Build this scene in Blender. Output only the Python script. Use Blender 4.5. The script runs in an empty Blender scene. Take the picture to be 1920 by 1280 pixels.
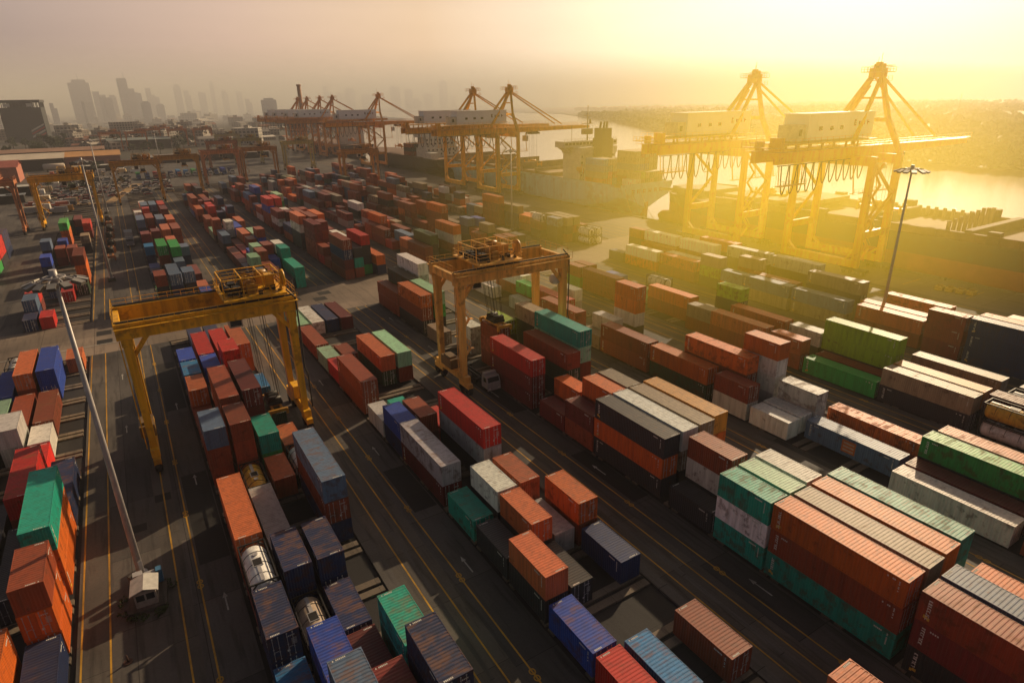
import bpy, bmesh, math, random
from mathutils import Vector, Matrix
S = bpy.context.scene
COL = S.collection
rng = random.Random(11)
rad = math.radians
# ---------------------------------------------------------------- helpers
class MB:
    """collects shapes, builds them as one mesh object"""
    def __init__(s): s.v = []; s.f = []; s.m = []; s.sm = []
    def face(s, pts, m=0):
        b = len(s.v); s.v += [tuple(p) for p in pts]; s.f.append(tuple(range(b, b+len(pts)))); s.m.append(m); s.sm.append(False)
    def box(s, x0, x1, y0, y1, z0, z1, m=0):
        b = len(s.v)
        s.v += [(x, y, z) for z in (z0, z1) for y in (y0, y1) for x in (x0, x1)]
        for q in ((0,2,3,1),(4,5,7,6),(0,1,5,4),(2,6,7,3),(0,4,6,2),(1,3,7,5)):
            s.f.append(tuple(b+i for i in q)); s.m.append(m); s.sm.append(False)
    def bar(s, p, q, w, h=None, m=0, w2=None, h2=None):
        """rectangular beam from p to q, w wide, h high, optional taper"""
        h = h or w; w2 = w2 or w; h2 = h2 or h
        p = Vector(p); q = Vector(q); d = (q-p).normalized()
        up = Vector((0,0,1)) if abs(d.z) < .95 else Vector((0,1,0))
        r = d.cross(up).normalized(); u = r.cross(d)
        b = len(s.v)
        for c, ww, hh in ((p, w, h), (q, w2, h2)):
            for a, e in ((-1,-1),(1,-1),(1,1),(-1,1)):
                s.v.append(tuple(c + r*(a*ww/2) + u*(e*hh/2)))
        for t in ((0,1,2,3),(7,6,5,4),(0,4,5,1),(1,5,6,2),(2,6,7,3),(3,7,4,0)):
            s.f.append(tuple(b+i for i in t)); s.m.append(m); s.sm.append(False)
    def cyl(s, p, q, r, n=8, r2=None, caps=True, m=0):
        r2 = r if r2 is None else r2
        p = Vector(p); q = Vector(q); d = (q-p).normalized()
        up = Vector((0,0,1)) if abs(d.z) < .95 else Vector((0,1,0))
        a = d.cross(up).normalized(); e = a.cross(d)
        b = len(s.v)
        for c, rr in ((p, r), (q, r2)):
            for i in range(n):
                t = 2*math.pi*i/n
                s.v.append(tuple(c + a*(rr*math.cos(t)) + e*(rr*math.sin(t))))
        for i in range(n):
            j = (i+1) % n
            s.f.append((b+i, b+n+i, b+n+j, b+j)); s.m.append(m); s.sm.append(n > 6)
        if caps:
            s.f.append(tuple(b+i for i in range(n))); s.m.append(m); s.sm.append(False)
            s.f.append(tuple(b+2*n-1-i for i in range(n))); s.m.append(m); s.sm.append(False)
    def lathe(s, c, axis, prof, n=14, m=0):
        """prof = (distance along the axis, radius) pairs, axis 'x','y','z'"""
        b = len(s.v)
        for d, r in prof:
            for i in range(n):
                t = 2*math.pi*i/n; A, B = r*math.cos(t), r*math.sin(t)
                s.v.append({'x': (c[0]+d, c[1]+A, c[2]+B), 'y': (c[0]+A, c[1]+d, c[2]+B), 'z': (c[0]+A, c[1]+B, c[2]+d)}[axis])
        for k in range(len(prof)-1):
            for i in range(n):
                j = (i+1) % n
                q = (b+k*n+i, b+k*n+j, b+k*n+n+j, b+k*n+n+i)
                s.f.append(q if axis != 'y' else q[::-1]); s.m.append(m); s.sm.append(True)
    def tube(s, pts, r, n=5, m=0):
        for p, q in zip(pts, pts[1:]): s.cyl(p, q, r, n, caps=False, m=m)
    def mesh(s, name, mats):
        me = bpy.data.meshes.new(name)
        me.from_pydata(s.v, [], s.f)
        for mt in (mats if isinstance(mats, (list, tuple)) else [mats]): me.materials.append(mt)
        me.polygons.foreach_set('material_index', s.m)
        me.polygons.foreach_set('use_smooth', s.sm)
        me.update()
        return me
    def build(s, name, mats, parent=None, loc=(0,0,0), color=None):
        return link(name, s.mesh(name, mats), parent, loc, color)
def link(name, data, parent=None, loc=(0,0,0), color=None):
    o = bpy.data.objects.new(name, data); COL.objects.link(o)
    o.location = loc
    if parent: o.parent = parent
    if color: o.color = (*color[:3], color[3] if len(color) > 3 else .4)     # alpha = how rusty
    return o
def tag(o, label=None, cat=None, group=None, kind=None):
    if label: o['label'] = label
    if cat: o['category'] = cat
    if group: o['group'] = group
    if kind: o['kind'] = kind
    return o
def thing(name, label, cat, loc=(0,0,0), rz=0, group=None):
    o = bpy.data.objects.new(name, None); COL.objects.link(o)
    o.empty_display_size = .5; o.location = loc; o.rotation_euler = (0, 0, rz)
    return tag(o, label, cat, group)
def copy_tree(o, parent=None):
    c = o.copy(); COL.objects.link(c)
    if parent: c.parent = parent
    for ch in list(o.children): copy_tree(ch, c)
    return c
def recolor(o, a, b):
    """repaint the parts of a copy that carry colour a"""
    if all(abs(o.color[i]-a[i]) < 1e-3 for i in range(3)): o.color = (*b, .4)
    for ch in o.children: recolor(ch, a, b)
# ---------------------------------------------------------------- materials
class NT:
    def __init__(s, name):
        s.mat = bpy.data.materials.new(name); s.mat.use_nodes = True
        s.t = s.mat.node_tree; s.n = s.t.nodes; s.b = s.n['Principled BSDF']
    def new(s, kind, **kw):
        n = s.n.new(kind)
        for k, v in kw.items():
            if isinstance(v, bpy.types.NodeSocket): s.t.links.new(v, n.inputs[k])
            elif k in n.inputs and k not in ('operation',): n.inputs[k].default_value = v
            else: setattr(n, k, v)
        return n
    def l(s, a, b): s.t.links.new(a, b)
    def mul(s, a, b, op='MULTIPLY'):
        n = s.n.new('ShaderNodeMath'); n.operation = op
        for i, x in enumerate((a, b)):
            if isinstance(x, (int, float)): n.inputs[i].default_value = x
            else: s.l(x, n.inputs[i])
        return n.outputs[0]
    def ramp(s, fac, stops):
        n = s.n.new('ShaderNodeValToRGB'); s.l(fac, n.inputs[0])
        e = n.color_ramp.elements
        while len(e) < len(stops): e.new(.5)
        for q, (p, c) in zip(e, stops):
            q.position = p; q.color = (c, c, c, 1) if isinstance(c, (int, float)) else (*c, 1)
        return n.outputs[0]
    def mix(s, fac, a, b, mode='MIX'):
        n = s.n.new('ShaderNodeMixRGB'); n.blend_type = mode
        for i, x in enumerate((fac, a, b)):
            if isinstance(x, bpy.types.NodeSocket): s.l(x, n.inputs[i])
            elif isinstance(x, (int, float)): n.inputs[i].default_value = x if i == 0 else (x, x, x, 1)
            else: n.inputs[i].default_value = (*x, 1)
        return n.outputs[0]
    def noise(s, scale, vec=None, detail=4, rough=.55):
        n = s.n.new('ShaderNodeTexNoise'); n.inputs['Scale'].default_value = scale
        n.inputs['Detail'].default_value = detail; n.inputs['Roughness'].default_value = rough
        if vec is not None: s.l(vec, n.inputs['Vector'])
        return n.outputs['Fac']
    def mapped(s, vec, scale=(1,1,1), loc=(0,0,0)):
        n = s.n.new('ShaderNodeMapping'); s.l(vec, n.inputs[0])
        n.inputs['Scale'].default_value = scale; n.inputs['Location'].default_value = loc
        return n.outputs[0]
    def out(s, col, rough=.6, metal=0, spec=.4):
        s.l(col, s.b.inputs['Base Color']) if isinstance(col, bpy.types.NodeSocket) else setattr(s.b.inputs['Base Color'], 'default_value', (*col, 1))
        if isinstance(rough, bpy.types.NodeSocket): s.l(rough, s.b.inputs['Roughness'])
        else: s.b.inputs['Roughness'].default_value = rough
        s.b.inputs['Metallic'].default_value = metal
        s.b.inputs['Specular IOR Level'].default_value = spec
        return s.mat
def painted(name, src='object', rust=.55, dust=.17, streak=.42, scale=1.0, rough=.5, ribs=0):
    """weathered sheet-steel paint; the paint colour is the object's own colour"""
    t = NT(name)
    geo = t.new('ShaderNodeNewGeometry'); tc = t.new('ShaderNodeTexCoord')
    if src == 'object':
        oi = t.new('ShaderNodeObjectInfo'); base = oi.outputs['Color']; rnd = oi.outputs['Random']; amt = oi.outputs['Alpha']
        off = t.new('ShaderNodeCombineXYZ'); t.l(t.mul(rnd, 91.0), off.inputs[0]); t.l(t.mul(rnd, 57.0), off.inputs[1])
        va = t.new('ShaderNodeVectorMath', operation='ADD'); t.l(tc.outputs['Object'], va.inputs[0]); t.l(off.outputs[0], va.inputs[1])
        vec = va.outputs[0]
    else:
        at = t.new('ShaderNodeAttribute', attribute_name='paint'); base = at.outputs['Color']; rnd = t.mul(at.outputs['Alpha'], 1.0); amt = t.mul(rnd, rnd)
        vec = geo.outputs['Position']
    sx = t.new('ShaderNodeSeparateXYZ'); t.l(geo.outputs['True Normal'], sx.inputs[0])
    up = t.ramp(sx.outputs[2], [(.55, 0), (.8, 1)])
    n1 = t.noise(.9*scale, vec, 6, .65)
    n2 = t.noise(1, t.mapped(vec, (2.2*scale, 2.2*scale, .22*scale)), 4, .6)       # drips down the walls
    n3 = t.noise(1, t.mapped(vec, (.35*scale, 2.6*scale, 1)), 5, .7)               # scrapes across the roof
    vv = t.mix(1, base, t.ramp(rnd, [(0, .78), (1, 1.2)]), 'MULTIPLY')
    c = t.mix(t.mul(t.ramp(n2, [(.42, 0), (.75, 1)]), streak), vv, (.035, .025, .02))
    c = t.mix(t.mul(up, t.mul(t.ramp(n3, [(.3, .25), (.7, 1)]), dust)), c, (.20, .155, .12))
    thr = t.mul(amt, .19)
    rm = t.mul(t.ramp(t.mul(t.mix(up, n1, t.mul(t.mul(n1, n3, 'ADD'), .5)), thr, 'ADD'), [(.63, 0), (.72, 1)]), rust)
    c = t.mix(rm, c, t.mix(up, (.085, .034, .016), (.20, .085, .035)))
    rg = t.mix(rm, rough, .85)
    m = t.out(c, rg, 0, .35)
    return m
def flat(name, col, rough=.6, metal=0, var=.25, scale=1.5):
    t = NT(name); tc = t.new('ShaderNodeTexCoord')
    n = t.noise(scale, tc.outputs['Object'], 5, .6)
    c = t.mix(1, col, t.ramp(n, [(.25, 1-var), (.75, 1+var*.6)]), 'MULTIPLY')
    return t.out(c, rough, metal)
PAINT = painted('container_paint')
PAINTFAR = painted('container_paint_far', 'attr')
STEEL = painted('crane_paint', rust=.45, dust=.10, streak=.48, scale=.55, rough=.42)
HULLP = painted('hull_paint', rust=.45, dust=.1, streak=.4, scale=.16, rough=.5)
CARP = painted('vehicle_paint', rust=.05, dust=.25, streak=.2, scale=1, rough=.3)
MARK = flat('marking_white', (.62, .6, .55), .7, var=.3, scale=6)
MARKY = flat('marking_amber', (.6, .38, .05), .7)
DARK = flat('dark_steel', (.03, .027, .025), .55, .3)
GREYST = flat('grey_steel', (.42, .40, .40), .45, .1)
TYRE = flat('tyre_rubber', (.02, .019, .018), .85)
GLASSD = flat('dark_glass', (.02, .025, .03), .08, 0, .1)
LAMPW = flat('lamp_white', (.6, .58, .52), .5)
ROPE = flat('rope', (.16, .13, .1), .9)
BARE = flat('weathered_white', (.55, .53, .48), .55, 0, .35, .6)
def ground_mat(name, c1, c2, bw, bh, mort=.02, stain=.6, big=.06, rough=.85):
    t = NT(name); g = t.new('ShaderNodeNewGeometry'); p = g.outputs['Position']
    br = t.new('ShaderNodeTexBrick'); t.l(t.mapped(p, (1, 1, 1), (1.7, .6, 0)), br.inputs['Vector'])
    br.inputs['Scale'].default_value = 1; br.inputs['Brick Width'].default_value = bw; br.inputs['Row Height'].default_value = bh
    br.inputs['Mortar Size'].default_value = mort; br.inputs['Mortar Smooth'].default_value = .3; br.offset = 0.0
    br.inputs['Color1'].default_value = (*c1, 1); br.inputs['Color2'].default_value = (*c2, 1)
    br.inputs['Mortar'].default_value = (c1[0]*.35, c1[1]*.33, c1[2]*.32, 1)
    n1 = t.noise(big, p, 6, .6); n2 = t.noise(1, t.mapped(p, (1.3, .12, 1)), 5, .6); n3 = t.noise(4, p, 5, .7)
    c = t.mix(1, br.outputs['Color'], t.ramp(n1, [(.3, .55), (.7, 1.35)]), 'MULTIPLY')
    c = t.mix(t.mul(t.ramp(n2, [(.5, 0), (.72, 1)]), stain), c, (.018, .016, .015))   # tyre tracks and oil along the lanes
    c = t.mix(1, c, t.ramp(n3, [(.2, .8), (.8, 1.2)]), 'MULTIPLY')
    bp = t.new('ShaderNodeBump'); bp.inputs['Strength'].default_value = .25; bp.inputs['Distance'].default_value = .05
    t.l(n3, bp.inputs['Height']); t.l(bp.outputs[0], t.b.inputs['Normal'])
    return t.out(c, t.ramp(n1, [(.3, rough-.2), (.7, rough)]), 0, .3)
ASPH = ground_mat('asphalt', (.056, .050, .049), (.110, .097, .087), 5.2, 11, .035, .75)
CONC = ground_mat('runway_concrete', (.080, .069, .060), (.105, .089, .075), 60, 8.5, .03, .75)
AISLE = ground_mat('aisle_concrete', (.165, .128, .10), (.215, .165, .13), 9, 7, .05, .45, .05)
PIT = ground_mat('pit_asphalt', (.022, .02, .02), (.034, .03, .028), 13, 6, .02)
BEAM = ground_mat('sleeper_concrete', (.14, .112, .085), (.2, .155, .11), 3, 9, .02, .5)
QUAY = ground_mat('quay_concrete', (.12, .1, .085), (.17, .14, .115), 15, 8, .05, .4, .04)
LAND = ground_mat('land', (.05, .048, .034), (.07, .062, .045), 60, 45, .8, .2, .01)
LINEY = ground_mat('line_yellow', (.55, .30, .03), (.44, .23, .025), 5, 3, 0, .55, .3)
LINEW = ground_mat('line_white', (.4, .38, .34), (.33, .31, .28), 5, 3, 0, .55, .3)
PATCH = ground_mat('new_asphalt', (.02, .018, .018), (.026, .024, .023), 30, 30, 0, .2)

# row, position along the row, length in feet, colours from the ground up
STACKS = """
0d 62.4 40 OOT
0d 54.3 20 OOB
0d 47.8 20 N
0d 74.8 40 N
0d 126.4 20 P
0c 47.5 20 OO
0c 61 40 K
0c 75 40 BR
0c 87.2 20 R
0c 93.7 20 W
0c 100.6 40 B
0c 114.9 40 UU
0b 54 20 U
0b 67 40 K
0b 94 20 YW
0b 100.8 40 B
0b 114.8 40 BP
0a 80 40 Y
0a 94 20 K
0a 106.8 20 L
0a 113.4 40 U
0a 127.4 20 q
1a 34.4 20 C
1a 28 20 N
1a 40.9 20 NN
1a 47.6 20 Mq
1a 54.6 40 BP
1a 74 20 BBS
1a 80.6 40 B
1a 93.6 20 BP
1a 100.3 20 NC
1a 107 20 NU
1b 27.9 20 KNS
1b 34.4 20 NU
1b 41.2 20 t
1b 47.9 20 NN
1b 55 40 Y
1b 67.3 20 j
1b 74 20 BBB
1b 82 40 MBB
1b 95 20 K
1b 101.6 20 NU
1b 107.9 40 BR
1b 121.1 40 N
1c 28 20 MM
1c 34.5 20 M
1c 41.1 20 N
1c 47.8 20 NN
1c 67.3 20 P
1c 74.2 20 GT
1c 82.9 40 MMM
1c 100.1 20 BBR
1c 108.2 40 BR
1c 121 40 N
1d 28 20 KNN
1d 34.6 20 TT
1d 55.6 40 NBS
1d 68.6 20 q
1d 74.9 20 P
1d 84.5 20 V
1d 95 20 C
1d 109.1 40 OP
2a 15.2 20 K
2a 21.7 20 R
2a 28.2 20 U
2a 34.7 20 KP
2a 41.2 20 K
2a 47.9 20 T
2a 55.2 40 MY
2a 67.5 20 NU
2a 74.2 20 W
2a 82.2 40 BB
2a 94.6 20 R
2a 101 20 L
2a 108 40 B
2a 121 40 L
2b 15.2 20 C
2b 21.7 20 C
2b 34.8 20 K
2b 41.3 20 KP
2b 47.8 20 KW
2b 67.5 20 MB
2b 73.9 20 T
2b 100.5 20 B
2b 121 40 W
2c 41.5 20 Y
2c 47.8 20 BP
2c 55.9 40 KYR
2c 68.3 20 R
2c 89.9 40 VP
2c 121 40 N
2d 2.6 40 BBP
2d 21.9 20 B
2d 34.8 20 N
2d 41.4 20 BO
2d 89.9 40 BL
2d 120.8 40 M
3a 3.2 40 KMB
3a 16.3 40 TBO
3a 28.8 20 TWT
3a 35.3 20 K
3a 42.7 40 KOK
3a 55.2 20 BM
3a 61.5 20 M
3a 69.6 40 MMR
3a 101.2 20 A
3a 109.1 40 KBO
3a 121.9 40 BB
3b 3.2 40 KKS
3b 16.3 40 KBA
3b 28.9 20 TWL
3b 35.7 20 KWB
3b 42.7 40 KAW
3b 55.2 20 BBO
3b 61.9 20 BO
3b 84.2 20 BBB
3b 94 20 YW
3b 109.4 40 KGL
3b 122.3 40 KVK
3c 16.4 40 BBO
3c 29.1 20 TWW
3c 42.8 40 KBA
3c 55.4 20 KKA
3c 68.6 40 KVB
3c 86.9 20 VVI
3c 123.4 40 KBYW
3d 3.3 40 KO
3d 16.6 40 KTT
3d 43.3 40 TOE
3d 69.7 40 KBLT
3d 82.1 20 BKKA
4a 4 40 BW
4a 17.2 40 W
4a 43 20 W
4a 49.7 20 WB
4a 57.1 40 VO
4a 70.1 40 BB
4a 82.6 20 A
4a 89.6 40 BB
4a 108.4 20 Y
4a 121.8 40 W
4b 4 40 KM
4b 17.2 40 M
4b 30.1 40 S
4b 43.2 20 W
4b 52.5 40 BBO
4b 82.3 20 YW
4b 97 40 BR
4b 110 20 BG
4c 17.3 40 KG
4c 43 20 WW
4c 49.8 20 YWWO
4c 118 40 BW
4d 17 40 KP
4d 30.7 40 O
4d 82.7 20 KWOO
4d 102.1 20 YW
5a 4.5 40 KB
5a 17 20 qj
5a 23.7 20 qj
5a 30.9 40 KA
5a 43.5 40 G
5a 56.5 20 BP
5a 63.8 40 BP
5a 76 20 BA
5a 103.5 40 BB
5a 117 20 GB
5b 5.7 40 KB
5b 18.2 40 KM
5b 31 40 KE
5b 43.5 40 B
5b 83.9 40 BO
5b 117 20 KB
5c 16 20 Kq
5c 23.4 20 Kq
5c 44.4 40 KII
5c 57 20 KW
5c 64 40 BP
5c 100 20 L
5d 17 40 KK
5d 31.3 40 KA
5d 45 20 W
5d 76.4 20 KVI
5d 97 20 Kq
5d 112 20 U
6a 18 40 NNN
6a 31 40 NNN
6a 43.8 20 MBB
6a 50.4 40 BP
6a 64.5 40 AS
6a 77.5 40 AS
6a 89.8 20 OS
6a 96.3 20 VIA
6a 104 40 BO
6a 117.4 40 OW
6a 130.5 20 N
6b 18 40 KNP
6b 31 40 NNP
6b 51.5 40 BP
6b 104.6 40 BY
6b 78 40 KB
6c 65.3 40 KKA
6c 89.8 20 KBA
6c 117.5 40 BB
6d 44 20 KP
6d 105.7 40 KBW
6d 119.4 40 KBW
6d 132 20 KKB
6e 31 40 KP
6e 51.3 40 KP
6e 65 20 W
6e 78.8 40 KKY
6e 92 40 KKY
6f 104 40 KKO
6f 31 40 BP
0b 256.4 40 POG
0b 281 40 VV
0d 269.5 40 MR
0a 222.7 20 KKS
0b 237 20 NU
0a 212 20 NU
0b 223.6 20 MB
0c 223 20 MB
0d 194.6 40 OOB
0d 242.9 20 KA
0c 178.3 40 R
0d 183.9 20 V
0a 170.8 20 MR
0a 164 20 NS
0a 157.4 20 N
0b 157.5 20 R
0b 184 20 S
0c 281 40 NM
ya 207 20 GB
ya 219 40 GRR
ya 232 40 KRR
ya 245 40 NNN
yb 207 20 RR
yb 219 40 KR
yb 232 40 RM
yb 245 40 NN
yc 232 40 BR
1a 158.9 20 KKB
1a 165.4 20 G
1b 157.5 40 KNS
1c 158.8 20 KKS
1d 158 20 U
1d 164.7 20 P
1b 194.1 40 KBG
1c 190.5 40 KKG
1d 203.7 20 NS
1a 210.5 20 NC
1c 184 20 NS
1c 221 40 BBP
1d 221 40 NBB
1b 230.5 20 KP
1a 217.5 20 KKM
1a 246.5 40 NNS
1b 249 40 KRB
1c 244 40 NNS
1d 241 40 BBP
1d 283 40 MMR
1c 283.8 40 NNS
1b 284 40 NNS
1a 276 40 GG
2b 224.5 20 KYW
2a 231 20 KBB
2a 213.9 40 KS
2a 196.6 40 B
2b 196 40 R
2b 265 20 BRR
2a 279 40 BP
2d 239 40 KP
2c 213 40 BP
2d 212 40 TL
2b 178.2 20 KKL
2b 171 20 KMB
2c 178.4 20 KKB
2d 178.5 20 KKW
2d 171.3 20 KTT
2d 158 40 TT
2b 158.5 40 BB
2c 158 40 K
3a 203 40 KKWP
3b 200 40 KKBB
3a 185.5 40 BBMM
3b 189.6 20 BBBM
3c 203 40 BBBO
3a 250 40 BBUR
3b 250 40 KUBR
3c 260 40 GGGL
3a 290 40 BBC
3b 290 40 NNNU
3a 158.3 40 BMNB
3c 161 40 GKKR
3b 159 40 BTK
3d 176 40 KW
3d 190 40 KW
4b 202 40 KBO
4c 234 40 KKW
4a 159.6 40 BM
4a 172.5 20 BP
4a 185 20 R
4d 158.7 40 KBWO
4b 162 40 KKV
4c 168 20 KW
4b 178 40 CS
5a 194 40 BBBO
5a 167 20 BB
5b 180.4 20 KNS
5c 178.3 20 KNU
5b 167 20 VVA
5d 166.6 20 KA
5a 158 20 W
6a 199.5 40 BBBO
6b 190.9 40 NNA
6b 178 40 BO
6a 162.5 20 KKS
6b 161.3 40 BKA
6c 161.3 40 KBA
6c 153.5 20 qq
6d 153.5 20 qq
6c 200 40 RO
6d 200 40 RP
6d 186.5 20 qq
6a 172 20 KBq
"""
# which containers show largest in the picture
DETAILED = [0, 1, 2, 3, 4, 5, 6, 7, 10, 11, 13, 15, 16, 18, 22, 23, 25, 31, 34, 36, 38, 41, 44, 51,
53, 54, 56, 57, 58, 61, 64, 72, 73, 74, 76, 77, 79, 82, 91, 93, 94, 95, 96, 102, 104, 105, 106, 107,
108, 109, 110, 111, 113, 116, 122, 123, 125, 127, 129, 133, 135, 137, 138, 141, 145, 146, 147, 149, 151, 153, 154, 155,
156, 157, 158, 159, 160, 161, 162, 163, 164, 165, 167, 168, 169, 170, 171, 175, 180, 183, 186, 188, 189, 192, 195, 197,
211, 214, 217, 223, 232, 235, 238, 242, 249, 250, 251, 252, 253, 254, 255, 256, 259, 264, 265, 266, 269, 277, 279, 283,
287, 288, 292, 299, 300, 301, 302, 303, 305, 307, 319, 322, 330, 331, 335, 340, 351, 352, 353, 354, 355, 356, 358, 359,
360, 362, 369, 387, 407, 411]
SIMPLE = [8, 9, 14, 17, 20, 21, 28, 29, 30, 33, 39, 40, 46, 48, 55, 60, 67, 69, 75, 85, 87, 90, 92, 97,
98, 99, 100, 112, 114, 115, 117, 118, 119, 120, 131, 132, 136, 140, 142, 148, 150, 152, 166, 172, 173, 174, 176, 177,
191, 200, 201, 202, 205, 208, 220, 222, 226, 230, 241, 246, 257, 260, 261, 268, 271, 273, 275, 276, 281, 282, 284, 285,
290, 291, 294, 304, 306, 308, 309, 310, 311, 312, 313, 317, 320, 321, 328, 333, 343, 344, 346, 357, 361, 364, 365, 366,
367, 368, 370, 371, 372, 378, 380, 384, 386, 390, 392, 397, 400, 410, 414, 417, 440, 443, 444, 448, 449, 450, 451, 477,
481, 484, 485, 489, 492, 568, 570, 572, 573, 585, 613, 614, 615, 616, 620, 630, 635, 639, 640, 641, 642, 645, 653, 667,
671, 686, 687, 688, 689, 698, 730, 733, 879, 908, 1056]
def read_stacks():
    S_ = []
    for line in STACKS.strip().split('\n'):
        if line.strip():
            r, u, L, c = line.split(); S_.append([r, float(u), int(L), c])
    def ov(r, u0, u1):
        for q in S_:
            if q[0] == r and q[1] < u1+.15 and q[1]+(12.19 if q[2] == 40 else 6.06) > u0-.15: return True
        return False
    g = random.Random(7)
    PAL = {'1': 'BBBBMMNNSSKPRUMW', '2': 'BBBBMMNNSKPRMMLU', '3': 'BBBBBMMMNNSKPORW', '4': 'BBBBBMMMOPNKSAVY', '5': 'BBBBBOPMMKNSAVWB', '6': 'BBBBOPMMKNSAABWS'}
    END = {'1': 322, '2': 345, '3': 372, '4': 395, '5': 405, '6': 412}
    for b in '123456':
        for j in 'abcd':
            r = b+j; u = 158.4 if b != '1' else 171.5
            while u < END[b]:
                L = 40 if g.random() < (.35 if b in '12' else .62) else 20
                ln = 12.19 if L == 40 else 6.06
                if ov(r, u, u+ln):
                    if L == 40 and not ov(r, u, u+6.06): L = 20; ln = 6.06
                    else: u += 2.2; continue
                d = {'1': .52, '2': .66, '3': .85, '4': .85, '5': .8, '6': .72}[b]
                if g.random() < d:
                    k = g.choices([1,2,3], [.35,.4,.25] if u < 250 else [.25,.4,.35])[0]
                    if u < 215 and b in '3456' and k > 2: k = 2
                    S_.append([r, round(u, 1), L, ''.join(g.choice(PAL[b]) for _ in range(k))])
                u += ln + (.45 if g.random() < .8 else 6.5)
    return S_
# ---------------------------------------------------------------- ground  (x = across the rows, y = along the rows, z = up)
def struct(name, mb, mat, z=None):
    return tag(mb.build(name, mat), kind='structure')
def sheet(name, rects, mat, z):
    m = MB()
    for x0, x1, y0, y1 in rects: m.face([(x0,y0,z),(x1,y0,z),(x1,y1,z),(x0,y1,z)])
    return struct(name, m, mat)
BLK = {'0': -23.1, '1': 2.4, '2': 24.2, '3': 45.9, '4': 69.5, '5': 91.5, '6': 117.5}
def row_x(r): return BLK[r[0]] + 2.93*'abcdef'.index(r[1]) if r[0] != 'y' else -36.5 - 2.93*'abc'.index(r[1])
NEAR0, NEAR1, FAR0, FAR1 = -20, 134.2, 157.2, 420
lanes = [(-33.4,-23.5), (-11.35,2.0), (13.95,23.8), (35.75,45.5), (57.5,69.1), (81.0,91.1), (103.1,117.1), (135.2,171)]
land = MB()
# near bank: one sheet out to the horizon, with a strip of shore beyond the end of the quay
bank_near = [(171, -400), (171, 700), (240, 850), (420, 1250), (760, 1800), (900, 2500), (700, 3400), (200, 4500), (-1500, 7000), (-9000, 7000), (-9000, -400)]
land.face([(x, y, -.32) for x, y in bank_near])
struct('ground', land, LAND)
bank_far = [(455, -500), (458, 100), (462, 180), (474, 240), (520, 350), (590, 465), (690, 690), (960, 1120), (1390, 1900), (1500, 2400), (1400, 3400), (900, 4700), (300, 7000), (9000, 7000), (9000, -500)]
m = MB(); m.face([(x, y, -1.2) for x, y in bank_far][::-1]); struct('far_bank_ground', m, LAND)
sheet('yard_ground', [(-62, 171, -60, 700)], PIT, -.25)
m = MB()
for a, b in lanes:
    for y0, y1 in ((NEAR0, NEAR1), (FAR0, FAR1)): m.box(a, b, y0, y1, -.24, 0)
m.box(-62, -33.4, NEAR0, FAR1, -.24, 0)
m.box(-62, 135.2, FAR1, 690, -.24, 0); m.box(135.2, 171, FAR1, 690, -.24, 0)
struct('lane_paving', m, ASPH)
m = MB(); m.box(-33.4, 135.2, NEAR1, FAR0, -.24, 0.0); m.box(135.2, 155, NEAR1, FAR0, -.24, .004); struct('cross_road', m, AISLE)
sheet('quay_apron', [(153, 170.2, -60, 690)], QUAY, .006)
strips = []
for a, b in ((-11.2,-8.7), (-4.2,-2.2), (15.2,17.2), (17.6,19.6), (36.8,38.8), (39.3,41.3), (58.4,60.4), (64.6,66.6), (84.2,86.2), (87,89), (106.3,108.3), (112.5,114.5), (-31,-29)):
    strips += [(a, b, NEAR0, NEAR1-.01), (a, b, FAR0+.01, FAR1-.01)]
sheet('crane_runway', strips, CONC, .004)
ln = []
for x in (-11.0, -8.85, -3.15, -1.3, 16.4, 18.4, 20.5, 37.85, 40.3, 42.4, 59.6, 63.7, 65.6, 85.2, 87.9, 89.6, 107.2, 111.5, 113.5):
    ln += [(x-.075, x+.075, NEAR0, NEAR1-.2), (x-.075, x+.075, FAR0+.2, FAR1-8)]
ln += [(x-.09, x+.09, -60, 600) for x in (139.5, 143.2, 146.9, 150.6)]
for y in range(-10, 600, 14): ln.append((157.6, 166, y-.1, y+.1))
sheet('lane_lines', ln, LINEY, .010)
# bay-number stencils: a pair of loops beside the lane line at every second bay
m = MB()
def loop(cx, cy, r, z=.014):
    for i in range(10):
        t0, t1 = 2*math.pi*i/10, 2*math.pi*(i+1)/10
        m.face([(cx+math.cos(t)*q, cy+math.sin(t)*q*1.15, z) for t, q in ((t0, r), (t1, r), (t1, r*.6), (t0, r*.6))])
for x in (-1.3, 20.5, 42.4, 65.6, 89.6):
    for k in range(-4, 14, 2):
        y = 41.0 + 6.55*k + 3
        if y < 132: loop(x, y-.36, .30); loop(x, y+.36, .30)
struct('bay_stencils', m, LINEY)
m = MB()
for x, ys in ((.5, (52, 76, 100)), (-6.4, (96, 118)), (21.9, (44, 70, 96, 118)), (43.9, (26, 50, 76, 100, 120)), (67.6, (30, 60, 92)), (35.5, (120,))):
    for y in ys:
        m.face([(x-.07, y, .016), (x+.07, y, .016), (x+.07, y+1.9, .016), (x-.07, y+1.9, .016)])
        m.face([(x-.24, y+1.9, .016), (x+.24, y+1.9, .016), (x, y+2.7, .016)])
for x0, y0, x1, y1 in ((-28, 140, -6, 140.3), (26, 141, 30, 141.3), (50, 146, 57, 146.3), (62, 150, 66, 150.2), (-5, 152.6, 8, 152.9)): m.face([(x0,y0,.016),(x1,y0,.016),(x1,y1,.016),(x0,y1,.016)])
struct('lane_arrows', m, LINEW)
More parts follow.
